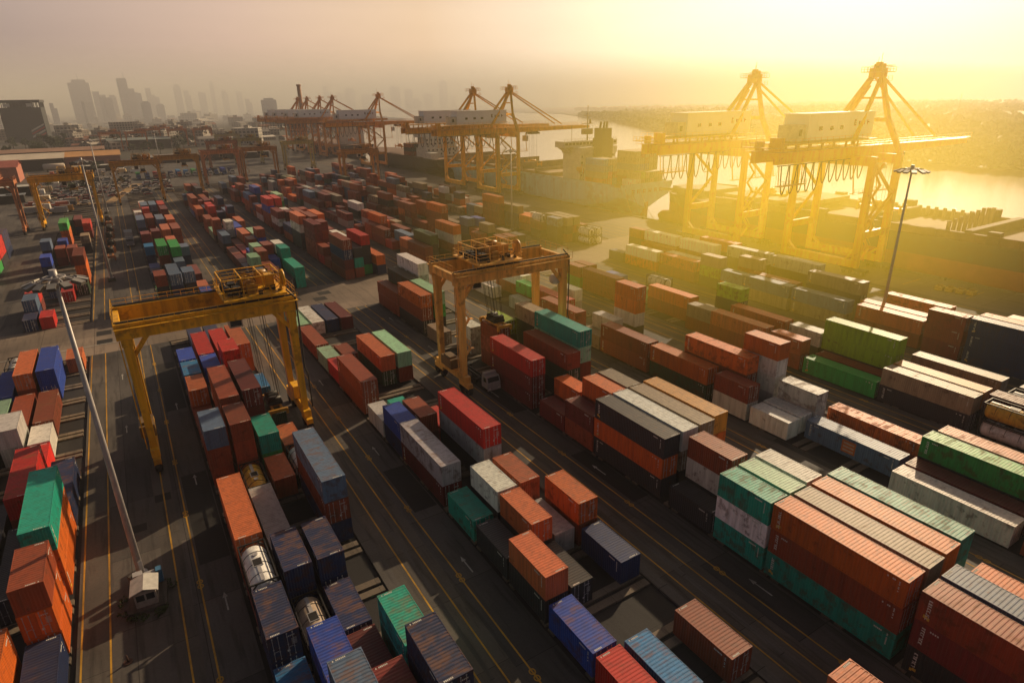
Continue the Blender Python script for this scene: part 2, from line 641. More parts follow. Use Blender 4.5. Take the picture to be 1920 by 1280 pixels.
sheet('tarmac_patch', [(-4.1, -2.4, 74.5, 76.2), (-6.6, -5.2, 69.5, 71), (28.4, 31.4, 147, 150), (33.8, 36.8, 144, 147), (36, 39, 148.5, 151.5), (-10.3, -7.6, 140, 143), (-10.4, -7.7, 146, 149.2), (20.9, 23.7, 56, 66), (43, 45.4, 44, 56), (43, 45.4, 70, 86), (-1, 1.9, 60, 79), (68, 69, 20, 44), (-1, 1.8, 100, 122)], PATCH, .008)
m = MB(); m.face([(-9, 366, .012), (-4.5, 366, .012), (12, 452, .012), (7, 456, .012)]); m.face([(-34, 381, .012), (-9, 366, .012), (-7, 371, .012), (-33, 387, .012)]); struct('sandy_path', m, ground_mat('sand', (.36, .22, .10), (.42, .27, .13), 20, 20, 0, .3))
# concrete sleepers that the stacks stand on
m = MB()
for r in ('0','1','2','3','4','5','6'):
    x0 = BLK[r]-.12; x1 = x0 + (11.45 if r != '6' else 17.3)
    for k in range(-9, 58):
        y = 41.2 + 6.55*k - .25
        if y < NEAR0 or NEAR1-1.2 < y < FAR0+.3 or y > FAR1-2: continue
        for a in (-.62, .62): m.box(x0, x1, y+a-.40, y+a+.40, -.24, -.012)
struct('stack_sleepers', m, BEAM)
m = MB(); m.box(170.2, 171.0, -60, 690, -4, .32); 
struct('quay_edge', m, QUAY)
BOLL = MB(); BOLL.lathe((0,0,0), 'z', [(0,.28),(.45,.22),(.5,.34),(.62,.34),(.66,.1)], 8)
bd = BOLL.mesh('bollard', DARK)
for i, y in enumerate(range(34, 340, 18)):
    tag(link('mooring_bollard', bd, loc=(169.6, y, .006)), 'stubby dark iron bollard along the quay edge', 'bollard', 'bollards along the quay edge')
# ---------------------------------------------------------------- containers
PALETTE = dict(R=(.55,.025,.02), O=(.62,.13,.016), P=(.56,.135,.045), B=(.29,.055,.022), M=(.17,.022,.02), N=(.014,.03,.10),
    U=(.02,.07,.42), C=(.02,.20,.46), T=(.012,.38,.28), G=(.04,.38,.08), L=(.32,.56,.36), S=(.10,.16,.26), W=(.74,.71,.66),
    Y=(.46,.46,.45), K=(.034,.034,.042), E=(.60,.27,.035), A=(.30,.23,.15), I=(.26,.42,.02), V=(.04,.085,.035))
CNAME = dict(R='bright red', O='orange', P='salmon orange', B='rust brown', M='maroon', N='navy', U='blue', C='sky blue', T='teal', G='green', L='pale green',
    S='slate blue', W='white', Y='light grey', K='charcoal', E='amber', A='dusty tan', I='lime green', V='dark olive', q='white tank', j='yellow tank', t='tan tank')
W2 = 1.219
def corr(m, axis, a0, a1, pos, depth, z0, z1, pitch, sign):
    """corrugated sheet: runs along axis from a0 to a1, at offset pos, waves inwards"""
    n = max(3, int(round((a1-a0)/pitch))); p = (a1-a0)/n; pts = []
    for i in range(n):
        s = a0 + i*p
        pts += [(s, 0), (s+.30*p, 0), (s+.5*p, depth), (s+.80*p, depth)]
    pts.append((a1, 0))
    for (s, d), (s2, d2) in zip(pts, pts[1:]):
        o1, o2 = pos - sign*d, pos - sign*d2
        q = [(o1, s, z0), (o2, s2, z0), (o2, s2, z1), (o1, s, z1)] if axis == 'y' else [(s, o1, z0), (s2, o2, z0), (s2, o2, z1), (s, o1, z1)]
        m.face(q if (sign > 0) == (axis == 'y') else q[::-1])
def cont_body(L, H, m, marks=True):
    h = L/2
    for s in (-1, 1):
        m.box(s*W2-.06*(s>0), s*W2+.06*(s<0), -h, h, 0.0, .15)                 # bottom side rail
        m.box(s*W2-.06*(s>0), s*W2+.06*(s<0), -h, h, H-.08, H-.004)            # top side rail
        corr(m, 'y', -h+.12, h-.12, s*(W2-.012), .036, .15, H-.08, .276, s)
        for e in (-1, 1):
            m.box(s*W2-.12*(s>0), s*W2+.12*(s<0), e*h-.12*(e>0), e*h+.12*(e<0), .1, H-.1)
            for z in (0, H-.118):                                              # corner castings
                m.box(s*(W2+.003)-.17*(s>0), s*(W2+.003)+.17*(s<0), e*(h+.003)-.19*(e>0), e*(h+.003)+.19*(e<0), z-.001, z+.119)
    for e in (-1, 1): m.box(-W2+.12, W2-.12, e*h-.1*(e>0), e*h+.1*(e<0), H-.13, H-.006); m.box(-W2+.12, W2-.12, e*h-.1*(e>0), e*h+.1*(e<0), .01, .16)
    corr(m, 'x', -W2+.12, W2-.12, h-.02, .04, .16, H-.13, .25, 1)              # closed front end
    if marks:
        R = random.Random(int(L*10))
        for s in (-1, 1):                                                      # code lettering: upper corner of each side
            for k in range(9):
                y = s*(h-.62-.0)-s*.0; w = .10
                m.box(*( (W2-.008, W2+.004) if s > 0 else (-W2-.004, -W2+.008)), y-w/2, y+w/2, H-.42-.13*k, H-.34-.13*k, 1) if R.random() < .8 else 0
            for k in range(6):
                y0 = s*(h-1.0)-.14*k*s
                if R.random() < .8: m.box(*((W2-.008, W2+.004) if s > 0 else (-W2-.004, -W2+.008)), y0-.05, y0+.05, H-.46, H-.32, 1)
def cont_roof(L, H, m):
    h = L/2
    n = int((L-.5)/.30); p = (L-.5)/n; y = -h+.25
    m.face([(-W2+.05,-h+.02,H-.03),(W2-.05,-h+.02,H-.03),(W2-.05,y,H-.03),(-W2+.05,y,H-.03)])
    for i in range(n):
        for a, b, za, zb in ((0,.34,-.034,-.034),(.34,.5,-.034,-.010),(.5,.84,-.010,-.010),(.84,1,-.010,-.034)):
            m.face([(-W2+.05,y+a*p,H+za),(W2-.05,y+a*p,H+za),(W2-.05,y+b*p,H+zb),(-W2+.05,y+b*p,H+zb)])
        y += p
    m.face([(-W2+.05,y,H-.03),(W2-.05,y,H-.03),(W2-.05,h-.02,H-.03),(-W2+.05,h-.02,H-.03)])
    for e in (-1, 1):                                                          # roof number near each end
        R = random.Random(5+e)
        for k in range(8):
            if R.random() < .8: m.box(-.9+.12*k, -.82+.12*k, e*(h-.18)-.07, e*(h-.18)+.07, H-.029, H-.018, 1)
def cont_door(L, H, m, s):
    """one door leaf on the -y end; s=-1 left, 1 right"""
    h = L/2; x0, x1 = (0.01, W2-.12) if s > 0 else (-W2+.12, -.01)
    m.box(x0, x1, -h+.02, -h+.07, .17, H-.14)
    for z in (.45, .95, 1.5, 2.0): m.box(x0+.02, x1-.02, -h+.005, -h+.022, z, z+.16)
    for q in (.22, .62):
        x = x0 + (x1-x0)*q
        m.cyl((x, -h-.006, .1), (x, -h-.006, H-.1), .022, 5, m=1)
        for z in (.16, H-.22, .9, 1.3): m.box(x-.05, x+.05, -h-.03, -h+.01, z, z+.07, 1)
    m.box(x0+.25, x0+.6, -h-.028, -h-.010, 1.02, 1.06, 1)
    if s > 0:
        for k in range(5): m.box(x0+.2+.13*k, x0+.28+.13*k, -h+.001, -h+.006, 2.02, 2.14, 2)
        for k in range(6): m.box(x0+.52, x0+.92, -h+.001, -h+.006, 1.72-.11*k, 1.75-.11*k, 2)
        m.box(x0+.1, x0+.3, -h-.001, -h+.006, .6, .8, 2)
CM = {}
for L, H in ((6.06, 2.58), (12.19, 2.63)):
    k = 20 if L < 7 else 40
    a = MB(); cont_body(L, H, a); CM[k, 'body'] = a.mesh('body', [PAINT, MARK])
    a = MB(); cont_roof(L, H, a); CM[k, 'roof'] = a.mesh('roof', [PAINT, MARK])
    for s in (-1, 1):
        a = MB(); cont_door(L, H, a, s); CM[k, 'door', s] = a.mesh('door', [PAINT, GREYST, MARK])
    a = MB(); cont_body(L, H, a, False); cont_roof(L, H, a)
    for s in (-1, 1): cont_door(L, H, a, s)
    CM[k, 'all'] = a.mesh('container', [PAINT, MARK, MARK])
# tank container
a = MB(); h = 3.03
for s in (-1, 1):
    for e in (-1, 1): a.box(s*W2-.13*(s>0), s*W2+.13*(s<0), e*h-.15*(e>0), e*h+.15*(e<0), 0, 2.58)
    for z in (.02, 2.44): a.box(s*W2-.11*(s>0), s*W2+.11*(s<0), -h+.15, h-.15, z, z+.12)
for e in (-1, 1):
    for z in (0, 2.44): a.box(-W2+.13, W2-.13, e*h-.12*(e>0), e*h+.12*(e<0), z, z+.13)
    for s in (-1, 1):                                                          # octagonal end frame braces
        a.bar((s*(W2-.08), e*(h-.07), .75), (s*.5, e*(h-.07), .1), .10); a.bar((s*(W2-.08), e*(h-.07), 1.85), (s*.5, e*(h-.07), 2.5), .10)
for y in (-1.6, 0, 1.6):
    for i in range(10):
        t0, t1 = math.pi*i/10, math.pi*(i+1)/10
        a.bar((1.17*math.cos(t0), y, 1.3+1.17*math.sin(t0)), (1.17*math.cos(t1), y, 1.3+1.17*math.sin(t1)), .05, .03)
TK = {'frame': a.mesh('frame', DARK)}
a = MB(); a.lathe((0,0,1.3), 'y', [(-2.95,.02),(-2.94,.4),(-2.86,.8),(-2.7,1.05),(-2.5,1.14),(2.5,1.14),(2.7,1.05),(2.86,.8),(2.94,.4),(2.95,.02)], 20)
TK['tank'] = a.mesh('tank', [PAINT])
a = MB()
a.box(-.42, .42, -.55, .55, 2.38, 2.5); a.box(-.36, .36, -.48, .48, 2.5, 2.512, 1)
a.box(-.16, .16, -2.6, -.56, 2.44, 2.47)
a.cyl((0, 1.2, 2.4), (0, 1.2, 2.55), .25, 10); a.cyl((0, -1.5, 2.4), (0, -1.5, 2.5), .12, 8)
TK['walkway'] = a.mesh('walkway', [GREYST, DARK])
a = MB(); a.box(-.38, .38, -2.972, -2.955, .62, 1.95); a.cyl((.25, -2.985, 1.9), (.25, -2.935, 1.9), .16, 10); a.box(-.35, -.15, -2.99, -2.93, 1.2, 1.32, 1)
for k in range(4): a.box(-.1, .32, -2.985, -2.95, 1.02-.12*k, 1.06-.12*k, 1)
TK['label_plate'] = a.mesh('label_plate', [DARK, GREYST])
LETTER = []
for k in range(3):                                                             # line name painted upright near one end of each long side, too small to read
    a = MB(); R = random.Random(60+k); h = 6.095
    for s in (-1, 1):
        x0, x1 = (W2-.006, W2+.005) if s > 0 else (-W2-.005, -W2+.006)
        y = -s*(h-.75)
        for q in range(6+k):
            z = 2.2-.24*q; w = .13
            a.box(x0, x1, y-w, y-w+.06, z-.17, z); a.box(x0, x1, y-w+.061, y+w, z-.05-.1*R.random(), z) if R.random() < .7 else a.box(x0, x1, y-w+.061, y+w, z-.17, z-.11)
            if R.random() < .5: a.box(x0, x1, y+w-.05, y+w, z-.17, z-.115)
        if k != 1:
            z = .55; a.box(x0, x1, y-.26, y+.02, z-.1, z+.18, 1); a.box(x0, x1, y+.03, y+.2, z-.22, z+.05, 1)
        else:
            for q in range(4): yy = y+s*(.5+.17*q); a.box(x0, x1, yy-.05, yy+.05, 2.12, 2.26)
    LETTER.append(a.mesh('side_lettering', [MARK, MARKY]))
a = MB()
for s in (-1, 1):
    x0, x1 = (W2-.006, W2+.005) if s > 0 else (-W2-.005, -W2+.006); a.box(x0, x1, -.9, .9, .5, 2.2); x0, x1 = (W2+.0051, W2+.008) if s > 0 else (-W2-.008, -W2-.0051)
    for q in range(3): a.box(x0, x1, -.7, .7, .72+.48*q, .96+.48*q, 1)
EMBLEM = a.mesh('square_emblem', [flat('emblem_orange', (.55,.16,.05), .6), flat('emblem_pale', (.5,.36,.28), .6)])
TCOL = dict(q=(.80,.79,.76), j=(.62,.36,.03), t=(.52,.40,.29))
ZONE = {'0': 'left block', '1': 'yellow-gantry block', '2': 'mid block', '3': 'orange-gantry block', '4': 'fourth block', '5': 'fifth block', '6': 'quayside block', 'y': 'far-left block'}
ROWN = 'leftmost second third fourth fifth sixth'.split()
ORD = '1st 2nd 3rd'.split() + ['%dth' % i for i in range(4, 60)]
stacks = []
n = 0
for r, u, L, c in read_stacks():
    stacks.append(dict(r=r, u=u, L=L, len=6.06 if L == 20 else 12.19, c=c, i0=n, x=row_x(r)+W2)); n += len(c)
flag = ['0']*n
for i in SIMPLE: flag[i] = '1'
for i in DETAILED: flag[i] = '2'
def zone(s): return ZONE[s['r'][0]] + (' beyond crossroad' if s['u'] > 150 else '')
rows = {}
for s in stacks: rows.setdefault((s['r'], s['u'] > 150), []).append(s)
for k in rows:
    rows[k].sort(key=lambda q: q['u'])
    for i, s in enumerate(rows[k]): s['n'] = i
def near_by(s, side):
    r = s['r'][0] + chr(ord(s['r'][1]) + side)
    best = None
    for q in rows.get((r, s['u'] > 150), []):
        o = min(s['u']+s['len'], q['u']+q['len']) - max(s['u'], q['u'])
        if o > 2 and (best is None or o > best[0]): best = (o, q)
    return best[1] if best else None
items = []
for s in stacks:
    for t, ch in enumerate(s['c']): items.append((s, t, ch))
def kindname(ch, L): return CNAME[ch] + (' container' if ch in 'qjt' else (' long container' if L == 40 else ' short container'))
def cands(s, t, ch):
    b = kindname(ch, s['L']); N = len(s['c'])
    pos = 'alone on the ground' if N == 1 else ('topping a stack of %s' % ['two','three','four','five'][N-2] if t == N-1 else ('at the bottom of a stack' if t == 0 else 'in the middle of a stack'))
    z = zone(s); below = (' over ' + CNAME[s['c'][t-1]]) if t else ''; above = (' under ' + CNAME[s['c'][t+1]]) if t < N-1 else ''
    l, rr = near_by(s, -1), near_by(s, 1); out = []
    fr = rows[s['r'], s['u'] > 150]; i = s['n']
    nb = []
    if l and t < len(l['c']): nb.append(' right of ' + CNAME[l['c'][t]])
    if rr and t < len(rr['c']): nb.append(' left of ' + CNAME[rr['c'][t]])
    if i and fr[i-1]['u']+fr[i-1]['len'] > s['u']-2 and t < len(fr[i-1]['c']): nb.append(' behind ' + CNAME[fr[i-1]['c'][t]])
    if i+1 < len(fr) and fr[i+1]['u'] < s['u']+s['len']+2 and t < len(fr[i+1]['c']): nb.append(' in front of ' + CNAME[fr[i+1]['c'][t]])
    for q in nb: out.append(b + below + above + q + ', ' + z)
    out.append(b + ' ' + pos + below + ', ' + z)
    for q in nb:
        for w in nb:
            if q < w: out.append(b + below + above + q + w + ', ' + z)
    out.append(b + (below or ' on ground') + ', %s row, %s from near end, %s' % (ROWN[ord(s['r'][1])-97], ORD[i], z))
    out.append(b + ', tier %d, %s row, %s from near, %s' % (t+1, ROWN[ord(s['r'][1])-97], ORD[i], z))
    return out
allc = [cands(*it) for it in items]
count = {}
for cs in allc:
    for q in set(cs): count[q] = count.get(q, 0) + 1
def label_of(i):
    for q in allc[i]:
        if count[q] == 1 and len(q.split()) <= 16: return q
    return min(allc[i][-2:], key=lambda q: len(q.split())).replace(' beyond crossroad', ' beyond')
far = MB(); far_col = []
for i, (s, t, ch) in enumerate(items):
    hh = 2.65 if s['L'] == 40 else 2.6; z = t*hh; yc = s['u']+s['len']/2
    R = random.Random(i*7+3); fl = flag[i]
    jx, jy = R.uniform(-.035, .035), R.uniform(-.05, .05)
    grp = 'shipping containers stacked in the yard'
    if ch in 'qjt' and fl != '0':
        o = thing('tank_container', label_of(i), 'tank container', (s['x']+jx, yc+jy, z), math.pi*(R.random() < .3), 'tank containers in the yard')
        for k in ('frame', 'tank', 'walkway', 'label_plate'): link(k, TK[k], o, color=TCOL[ch])
        continue
    c = PALETTE.get(ch, (.5,.47,.42)); v = R.uniform(.85, 1.12); c = tuple(min(.8, q*v*R.uniform(.95, 1.05)) for q in c) + (.74 if ch in 'NSCT' and s['r'][0] == '1' and s['u'] < 60 else .66 if ch in 'UCT' and s['u'] < 40 else .7*R.random()**1.7,)
    if fl == '0':
        h = s['len']/2; q0 = len(far.f)
        far.box(s['x']-W2+jx, s['x']+W2+jx, yc-h, yc+h, z, z+hh-.03)
        far_col += [(*c[:3], R.random())]*6
    elif fl == '1':
        o = link('shipping_container', CM[s['L'], 'all'], None, (s['x']+jx, yc+jy, z), c)
        o.rotation_euler[2] = math.pi*(R.random() < .45); tag(o, label_of(i), 'container', grp)
    else:
        o = thing('shipping_container', label_of(i), 'container', (s['x']+jx, yc+jy, z), math.pi*(R.random() < .45), grp)
        for k in ('body', 'roof'): link(k, CM[s['L'], k], o, color=c)
        for q in (-1, 1): link('door', CM[s['L'], 'door', q], o, color=c)
        if s['L'] == 40 and (R.random() < .42 or s['r'] in ('6a', '3a')): link('side_lettering', LETTER[i % 3], o)
        if s['r'] == '4b' and ch == 'S': link('square_emblem', EMBLEM, o)
me = far.mesh('distant_containers', PAINTFAR)
at = me.color_attributes.new('paint', 'FLOAT_COLOR', 'CORNER')
buf = []
for c in far_col: buf += list(c)*4
at.data.foreach_set('color', buf)
tag(link('distant_containers', me), 'smaller and half-hidden stacked containers filling the rest of the yard', 'containers', kind='stuff')
def bank_near_x(y):
    for (x0, y0), (x1, y1) in zip(bank_near, bank_near[1:]):
        if y0 <= y <= y1: return x0+(x1-x0)*(y-y0)/(y1-y0)
    return 200

# ---------------------------------------------------------------- rubber-tyred gantry cranes
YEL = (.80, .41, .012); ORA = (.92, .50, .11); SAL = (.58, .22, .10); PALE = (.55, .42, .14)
def rail(m, p, q, h=1.05, step=1.6, t=.045):
    p = Vector(p); q = Vector(q); n = max(1, int((q-p).length/step)); z = Vector((0,0,h))
    for i in range(n+1):
        c = p.lerp(q, i/n); m.bar(c, c+z, t)
    m.bar(p+z, q+z, t); m.bar(p+z*.5, q+z*.5, t*.8)
def zigzag(m, x, y, z0, z1, dx=2.2, dy=.7, n=5):
    """stair flights between landings up the outside of a leg"""
    h = (z1-z0)/n
    for i in range(n):
        a, b = (x-dx/2, x+dx/2) if i % 2 == 0 else (x+dx/2, x-dx/2)
        m.bar((a, y, z0+i*h), (b, y, z0+(i+1)*h), dy*.75, .12)
        m.box(min(b, b+.6*(b-x)/abs(b-x)), max(b, b+.6*(b-x)/abs(b-x)), y-dy/2, y+dy/2, z0+(i+1)*h-.06, z0+(i+1)*h)
        for s in (-1, 1): m.bar((a, y+s*dy/2, z0+i*h+1), (b, y+s*dy/2, z0+(i+1)*h+1), .05)
def make_gantry(label, cat, loc, col, tx, sx, sz, sy=0.0, slen=6.06, stair=True):
    """tx = trolley centre, sx/sz = spreader, all from the crane's own centre"""
    t = thing('gantry_crane', label, cat, loc, 0, 'rubber tyred gantry cranes over the stacks')
    A = 9.6; B = 4.05; zg = 17.7; zt = 19.7
    for s in (-1, 1):
        for e in (-1, 1):
            m = MB(); m.bar((s*A, e*B, 2.9), (s*A, e*(B), zg), .78, .95, w2=1.0, h2=1.35)
            m.box(s*A-.62, s*A+.62, e*B-.62, e*B+.62, zg-.9, zg-.002)
            m.build('leg', STEEL, t, color=col)
        m = MB(); m.box(s*A-.5, s*A+.5, -B-1.3, B+1.3, 1.95, 2.95); m.box(s*A-.3, s*A+.3, -B-.2, B+.2, 2.951, 3.3)
        m.build('sill_beam', STEEL, t, color=col)
        for e in (-1, 1): m = MB(); m.box(s*A-.42, s*A+.42, e*(B+.5)-1.6, e*(B+.5)+1.6, 1.15, 1.949); m.build('bogie', STEEL, t, color=col)
        for e in (-1, 1):
            for q in (-1, 1):
                m = MB(); y = e*(B+.5)+q*1.0
                m.lathe((s*A-.42, y, .78), 'x', [(0,.35),(.02,.7),(.1,.78),(.74,.78),(.82,.7),(.84,.35)], 16); m.cyl((s*A-.44, y, .78), (s*A+.44, y, .78), .3, 8)
                m.build('wheel', TYRE, t)
    for e in (-1, 1):
        m = MB(); m.box(-A-1.0, A+1.0, e*B-.5, e*B+.5, zg, zt)
        m.box(-A-1.0, A+1.0, e*B-.62, e*B+.62, zt-.06, zt+.02)
        for s in (-1, 1): m.bar((s*(A-.3), e*B, zg-2.4), (s*(A-2.3), e*B, zg+.2), .5, .5)
        gd = m.build('girder', STEEL, t, color=col)
        m = MB(); m.box(-A-.9, A+.9, e*B-.09, e*B+.09, zt+.021, zt+.16); m.box(-A-.7, A+.7, e*B-.40, e*B-.30, zt+.021, zt+.09); m.build('trolley_rail', DARK, gd)
        m = MB(); y0, y1 = sorted((e*(B+.52), e*(B+1.35))); m.box(-A-1.0, A+1.0, y0, y1, zt-.5, zt-.44)
        rail(m, (-A-1, e*(B+1.3), zt-.44), (A+1, e*(B+1.3), zt-.44)); m.build('walkway', STEEL, t, color=col)
    for s in (-1, 1):
        m = MB(); m.box(s*(A+.7)-.3, s*(A+.7)+.3, -B+.505, B-.505, zg+.5, zt-.3); rail(m, (s*(A+1.0), -B, zt), (s*(A+1.0), B, zt)); m.build('end_tie', STEEL, t, color=col)
    # diesel set and switchgear on the sills
    m = MB(); m.box(-A-1.2, -A+.55, -1.9, 1.7, 3.31, 4.9); m.box(-A-1.0, -A+.2, -1.2, 1.0, 4.901, 5.2); m.build('power_house', STEEL, t, color=(.16,.10,.04))
    m = MB(); m.box(A-.7, A+.7, -1.2, 1.0, 3.31, 5.2); m.build('switch_cabinet', STEEL, t, color=col)
    m = MB()
    for e in (-1, 1): m.box(-A-.84, -A-.74, -B+e*.28-.04, -B+e*.28+.04, 2.9, 17.4)
    for i in range(46):
        z = 3+i*.31; m.box(-A-.82, -A-.76, -B-.24, -B+.24, z, z+.04)
    m.build('ladder', STEEL, t, color=col)
    if stair: m = MB(); zigzag(m, -A+1.9, -B+3.0, 3.3, 18.6, 2.0, .8, 6); m.build('stair', STEEL, t, color=col)
    m = MB(); m.tube([(A-.2, -B-.35, zt+1.0), (A+.75, -B-.75, zt-.2), (A+.75, -B-.75, zg-3), (A+.62, -B-.72, 9.5), (A+.95, -B-.8, 8.2), (A+.9, -B-.8, 3.2)], .11, 6); m.build('power_cable', DARK, t)
    # trolley
    tr = MB(); hw = 3.9
    tr.box(tx-hw, tx+hw, -B-.45, B+.45, zt+.35, zt+.62)
    for e in (-1, 1):
        for q in (-1, 1): tr.cyl((tx+q*(hw-.7), e*B-.09, zt+.36), (tx+q*(hw-.7), e*B+.09, zt+.36), .2, 10)
    rail(tr, (tx-hw, -B-.4, zt+.62), (tx+hw, -B-.4, zt+.62)); rail(tr, (tx-hw, B+.4, zt+.62), (tx+hw, B+.4, zt+.62))
    rail(tr, (tx-hw, -B-.4, zt+.62), (tx-hw, B+.4, zt+.62)); rail(tr, (tx+hw, -B-.4, zt+.62), (tx+hw, B+.4, zt+.62))
    for q in (-hw+.3, -1.2, 1.3, hw-.3):                                       # upper frame over the hoist
        for e in (-1, 1): tr.bar((tx+q, e*3.0, zt+.62), (tx+q, e*3.0, zt+2.9), .13)
        tr.bar((tx+q, -3.0, zt+2.9), (tx+q, 3.0, zt+2.9), .13)
    for e in (-1, 1): tr.bar((tx-hw+.3, e*3.0, zt+2.9), (tx+hw-.3, e*3.0, zt+2.9), .13); tr.bar((tx-hw+.3, e*3.0, zt+1.8), (tx+hw-.3, e*3.0, zt+1.8), .06)
    rail(tr, (tx-hw+.3, -3.0, zt+2.95), (tx+hw-.3, -3.0, zt+2.95), .9, 1.3, .05)
    trolley = tr.build('trolley', STEEL, t, color=col)
    m = MB(); m.cyl((tx-.2, -2.3, zt+1.5), (tx-.2, 2.3, zt+1.5), .62, 14)
    for y in (-2.35, 0, 2.35): m.cyl((tx-.2, y-.06, zt+1.5), (tx-.2, y+.06, zt+1.5), .95, 16)
    m.box(tx-.7, tx+.3, -3.0, -2.5, zt+.62, zt+2.0); m.box(tx-.7, tx+.3, 2.5, 3.0, zt+.62, zt+2.0)
    m.build('hoist_drum', STEEL, trolley, color=(.34,.17,.02))
    m = MB(); m.box(tx-2.4, tx-1.4, -2.6, -1.1, zt+.62, zt+1.7); m.cyl((tx-2.9, -1.8, zt+1.2), (tx-2.9, -.2, zt+1.2), .42, 10); m.box(tx-2.6, tx-1.6, .8, 2.4, zt+.62, zt+1.5)
    m.cyl((tx-1.1, 1.7, zt+1.3), (tx-.3, 1.7, zt+1.3), .3, 8)
    Rg = random.Random(8)
    for k in range(26):
        q0 = (tx+Rg.uniform(-3.4, 3.4), Rg.uniform(-3.6, 3.6), zt+.63); hh = Rg.uniform(.4, 1.5)
        m.box(q0[0]-.2, q0[0]+Rg.uniform(.1,.5), q0[1]-.2, q0[1]+Rg.uniform(.1,.5), q0[2], q0[2]+hh*.6); m.bar(q0, (q0[0]+Rg.uniform(-.8,.8), q0[1]+Rg.uniform(-.8,.8), q0[2]+hh), .07)
    for k in range(5): m.bar((tx-3.2+k*.6, -3.2+.3*k, zt+.7), (tx-3+k*.8, -2.6+.5*k, zt+1.9+.2*(k % 3)), .09)
    m.build('hoist_gear', DARK, trolley)
    m = MB(); m.box(tx+1.9, tx+3.0, -1.6, -.2, zt+.62, zt+2.6); m.build('control_cabinet', STEEL, trolley, color=col)
    m = MB(); m.cyl((tx+3.75, -2.7, zt+2.2), (tx+4.05, -2.7, zt+2.2), 1.15, 20); m.cyl((tx+3.65, -2.7, zt+2.2), (tx+4.2, -2.7, zt+2.2), .3, 10); m.bar((tx+3.5, -2.7, zt+.6), (tx+3.7, -2.7, zt+2.2), .3); m.build('cable_reel', STEEL, trolley, color=col)
    m = MB(); m.cyl((tx+1.0, 1.6, zt+2.2), (tx+2.6, 1.6, zt+2.2), .5, 12); m.box(tx+.9, tx+2.7, 1.2, 2.0, zt+.62, zt+1.8); m.build('fan_housing', STEEL, trolley, color=(.40,.20,.02))
    # driver's cab hangs beside the spreader
    cx = tx-2.6
    m = MB(); m.box(cx-.85, cx+.85, -1.0, 1.0, 15.6, 17.6); m.box(cx-.1, cx+.1, -.1, .1, 17.601, zt+.36); m.build('driver_cab', BARE, t)
    m = MB(); m.box(cx+.855, cx+.87, -.8, .8, 15.8, 17.2); m.box(cx-.7, cx+.7, -1.03, -1.01, 15.8, 17.2); m.build('cab_window', GLASSD, t)
    # head block, ropes, spreader
    m = MB()
    for e in (-1, 1):
        for q in (-1, 1):
            for k in (0, .35): m.bar((tx+q*(.7+k), e*(1.3-k), zt+.4), (sx+q*(.6+k), sy+e*(1.0-k*.6), sz+1.5), .05)
    m.build('hoist_rope', DARK, t)
    m = MB(); m.box(sx-1.05, sx+1.05, sy-1.4, sy+1.4, sz+.62, sz+1.05)
    for e in (-1, 1):
        m.cyl((sx-.9, sy+e*1.0, sz+1.35), (sx+.9, sy+e*1.0, sz+1.35), .42, 12); m.box(sx-.5, sx+.5, sy+e*.45-.25, sy+e*.45+.25, sz+1.051, sz+1.6)
    m.bar((sx-1, sy-1.3, sz+1), (sx+.4, sy-1.5, sz+2.0), .12); m.bar((sx+1, sy+1.3, sz+1), (sx-.3, sy+1.4, sz+1.9), .12)
    m.build('head_block', DARK, t)
    m = MB(); h = slen/2
    for s in (-1, 1): m.box(sx+s*.62-.16, sx+s*.62+.16, sy-h, sy+h, sz+.25, sz+.62)
    for e in (-1, 1):
        m.box(sx-1.2, sx+1.2, sy+e*h-.2, sy+e*h+.2, sz+.2, sz+.63)
        for s in (-1, 1): m.box(sx+s*1.2-.16, sx+s*1.2+.16, sy+e*h-.26, sy+e*h+.26, sz-.25, sz+.55)
    for y in (-1.2, 0, 1.2): m.box(sx-.46, sx+.46, sy+y-.1, sy+y+.1, sz+.28, sz+.6)
    m.build('spreader', STEEL, t, color=(.58,.30,.03))
    return t
make_gantry('yellow gantry crane straddling the near left stacks, spreader lowered', 'gantry crane', (6.5, 87.6, 0), YEL, 5.6, 6.1, 2.62, .0, 6.06, False)
G2 = make_gantry('orange gantry crane in mid-yard holding its spreader over rust brown stack', 'gantry crane', (50.05, 84.9, 0), ORA, -2.4, -.1, 7.85, 2.0)
zb = MB(); zb.lathe((8.9, -2.9, 14.6), 'z', [(0,.05),(.15,.7),(.5,1.0),(1.2,1.0),(1.55,.7),(1.7,.05)], 14); zb.bar((8.9,-2.9,16.3),(8.9,-3.4,17.7),.08); zb.build('white_float', BARE, G2)
P = make_gantry('yellow gantry crane at the far left edge beside the car park', 'gantry crane', (-18.6, 303, 0), YEL, 3, 3, 14, 0)
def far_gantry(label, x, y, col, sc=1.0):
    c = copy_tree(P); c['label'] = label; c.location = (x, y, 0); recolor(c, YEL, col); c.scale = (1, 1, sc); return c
far_gantry('salmon pink gantry crane leg cut by the left picture edge', -43.2, 297, SAL)
far_gantry('amber gantry crane behind the stacks, left of the truck queue', 8.2, 360, (.58,.27,.03))
far_gantry('yellow brown gantry crane in front of the truck queue', 28.6, 384, (.50,.25,.03))
far_gantry('salmon gantry crane between two amber ones beyond the truck queue', 53.6, 412, SAL)
far_gantry('dark amber gantry crane behind the salmon one, mid distance', 76.5, 420, (.45,.2,.04))
far_gantry('dull red gantry crane rising behind the others at mid left', 70, 520, (.36,.12,.06))
far_gantry('amber gantry crane over the stacks below the three-legged quay crane', 116.8, 352, (.56,.26,.05))
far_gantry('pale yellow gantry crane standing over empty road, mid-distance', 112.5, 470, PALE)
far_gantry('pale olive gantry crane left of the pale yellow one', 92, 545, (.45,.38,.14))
far_gantry('tall pale gantry crane furthest back in the middle rows', 92, 640, (.45,.38,.2))
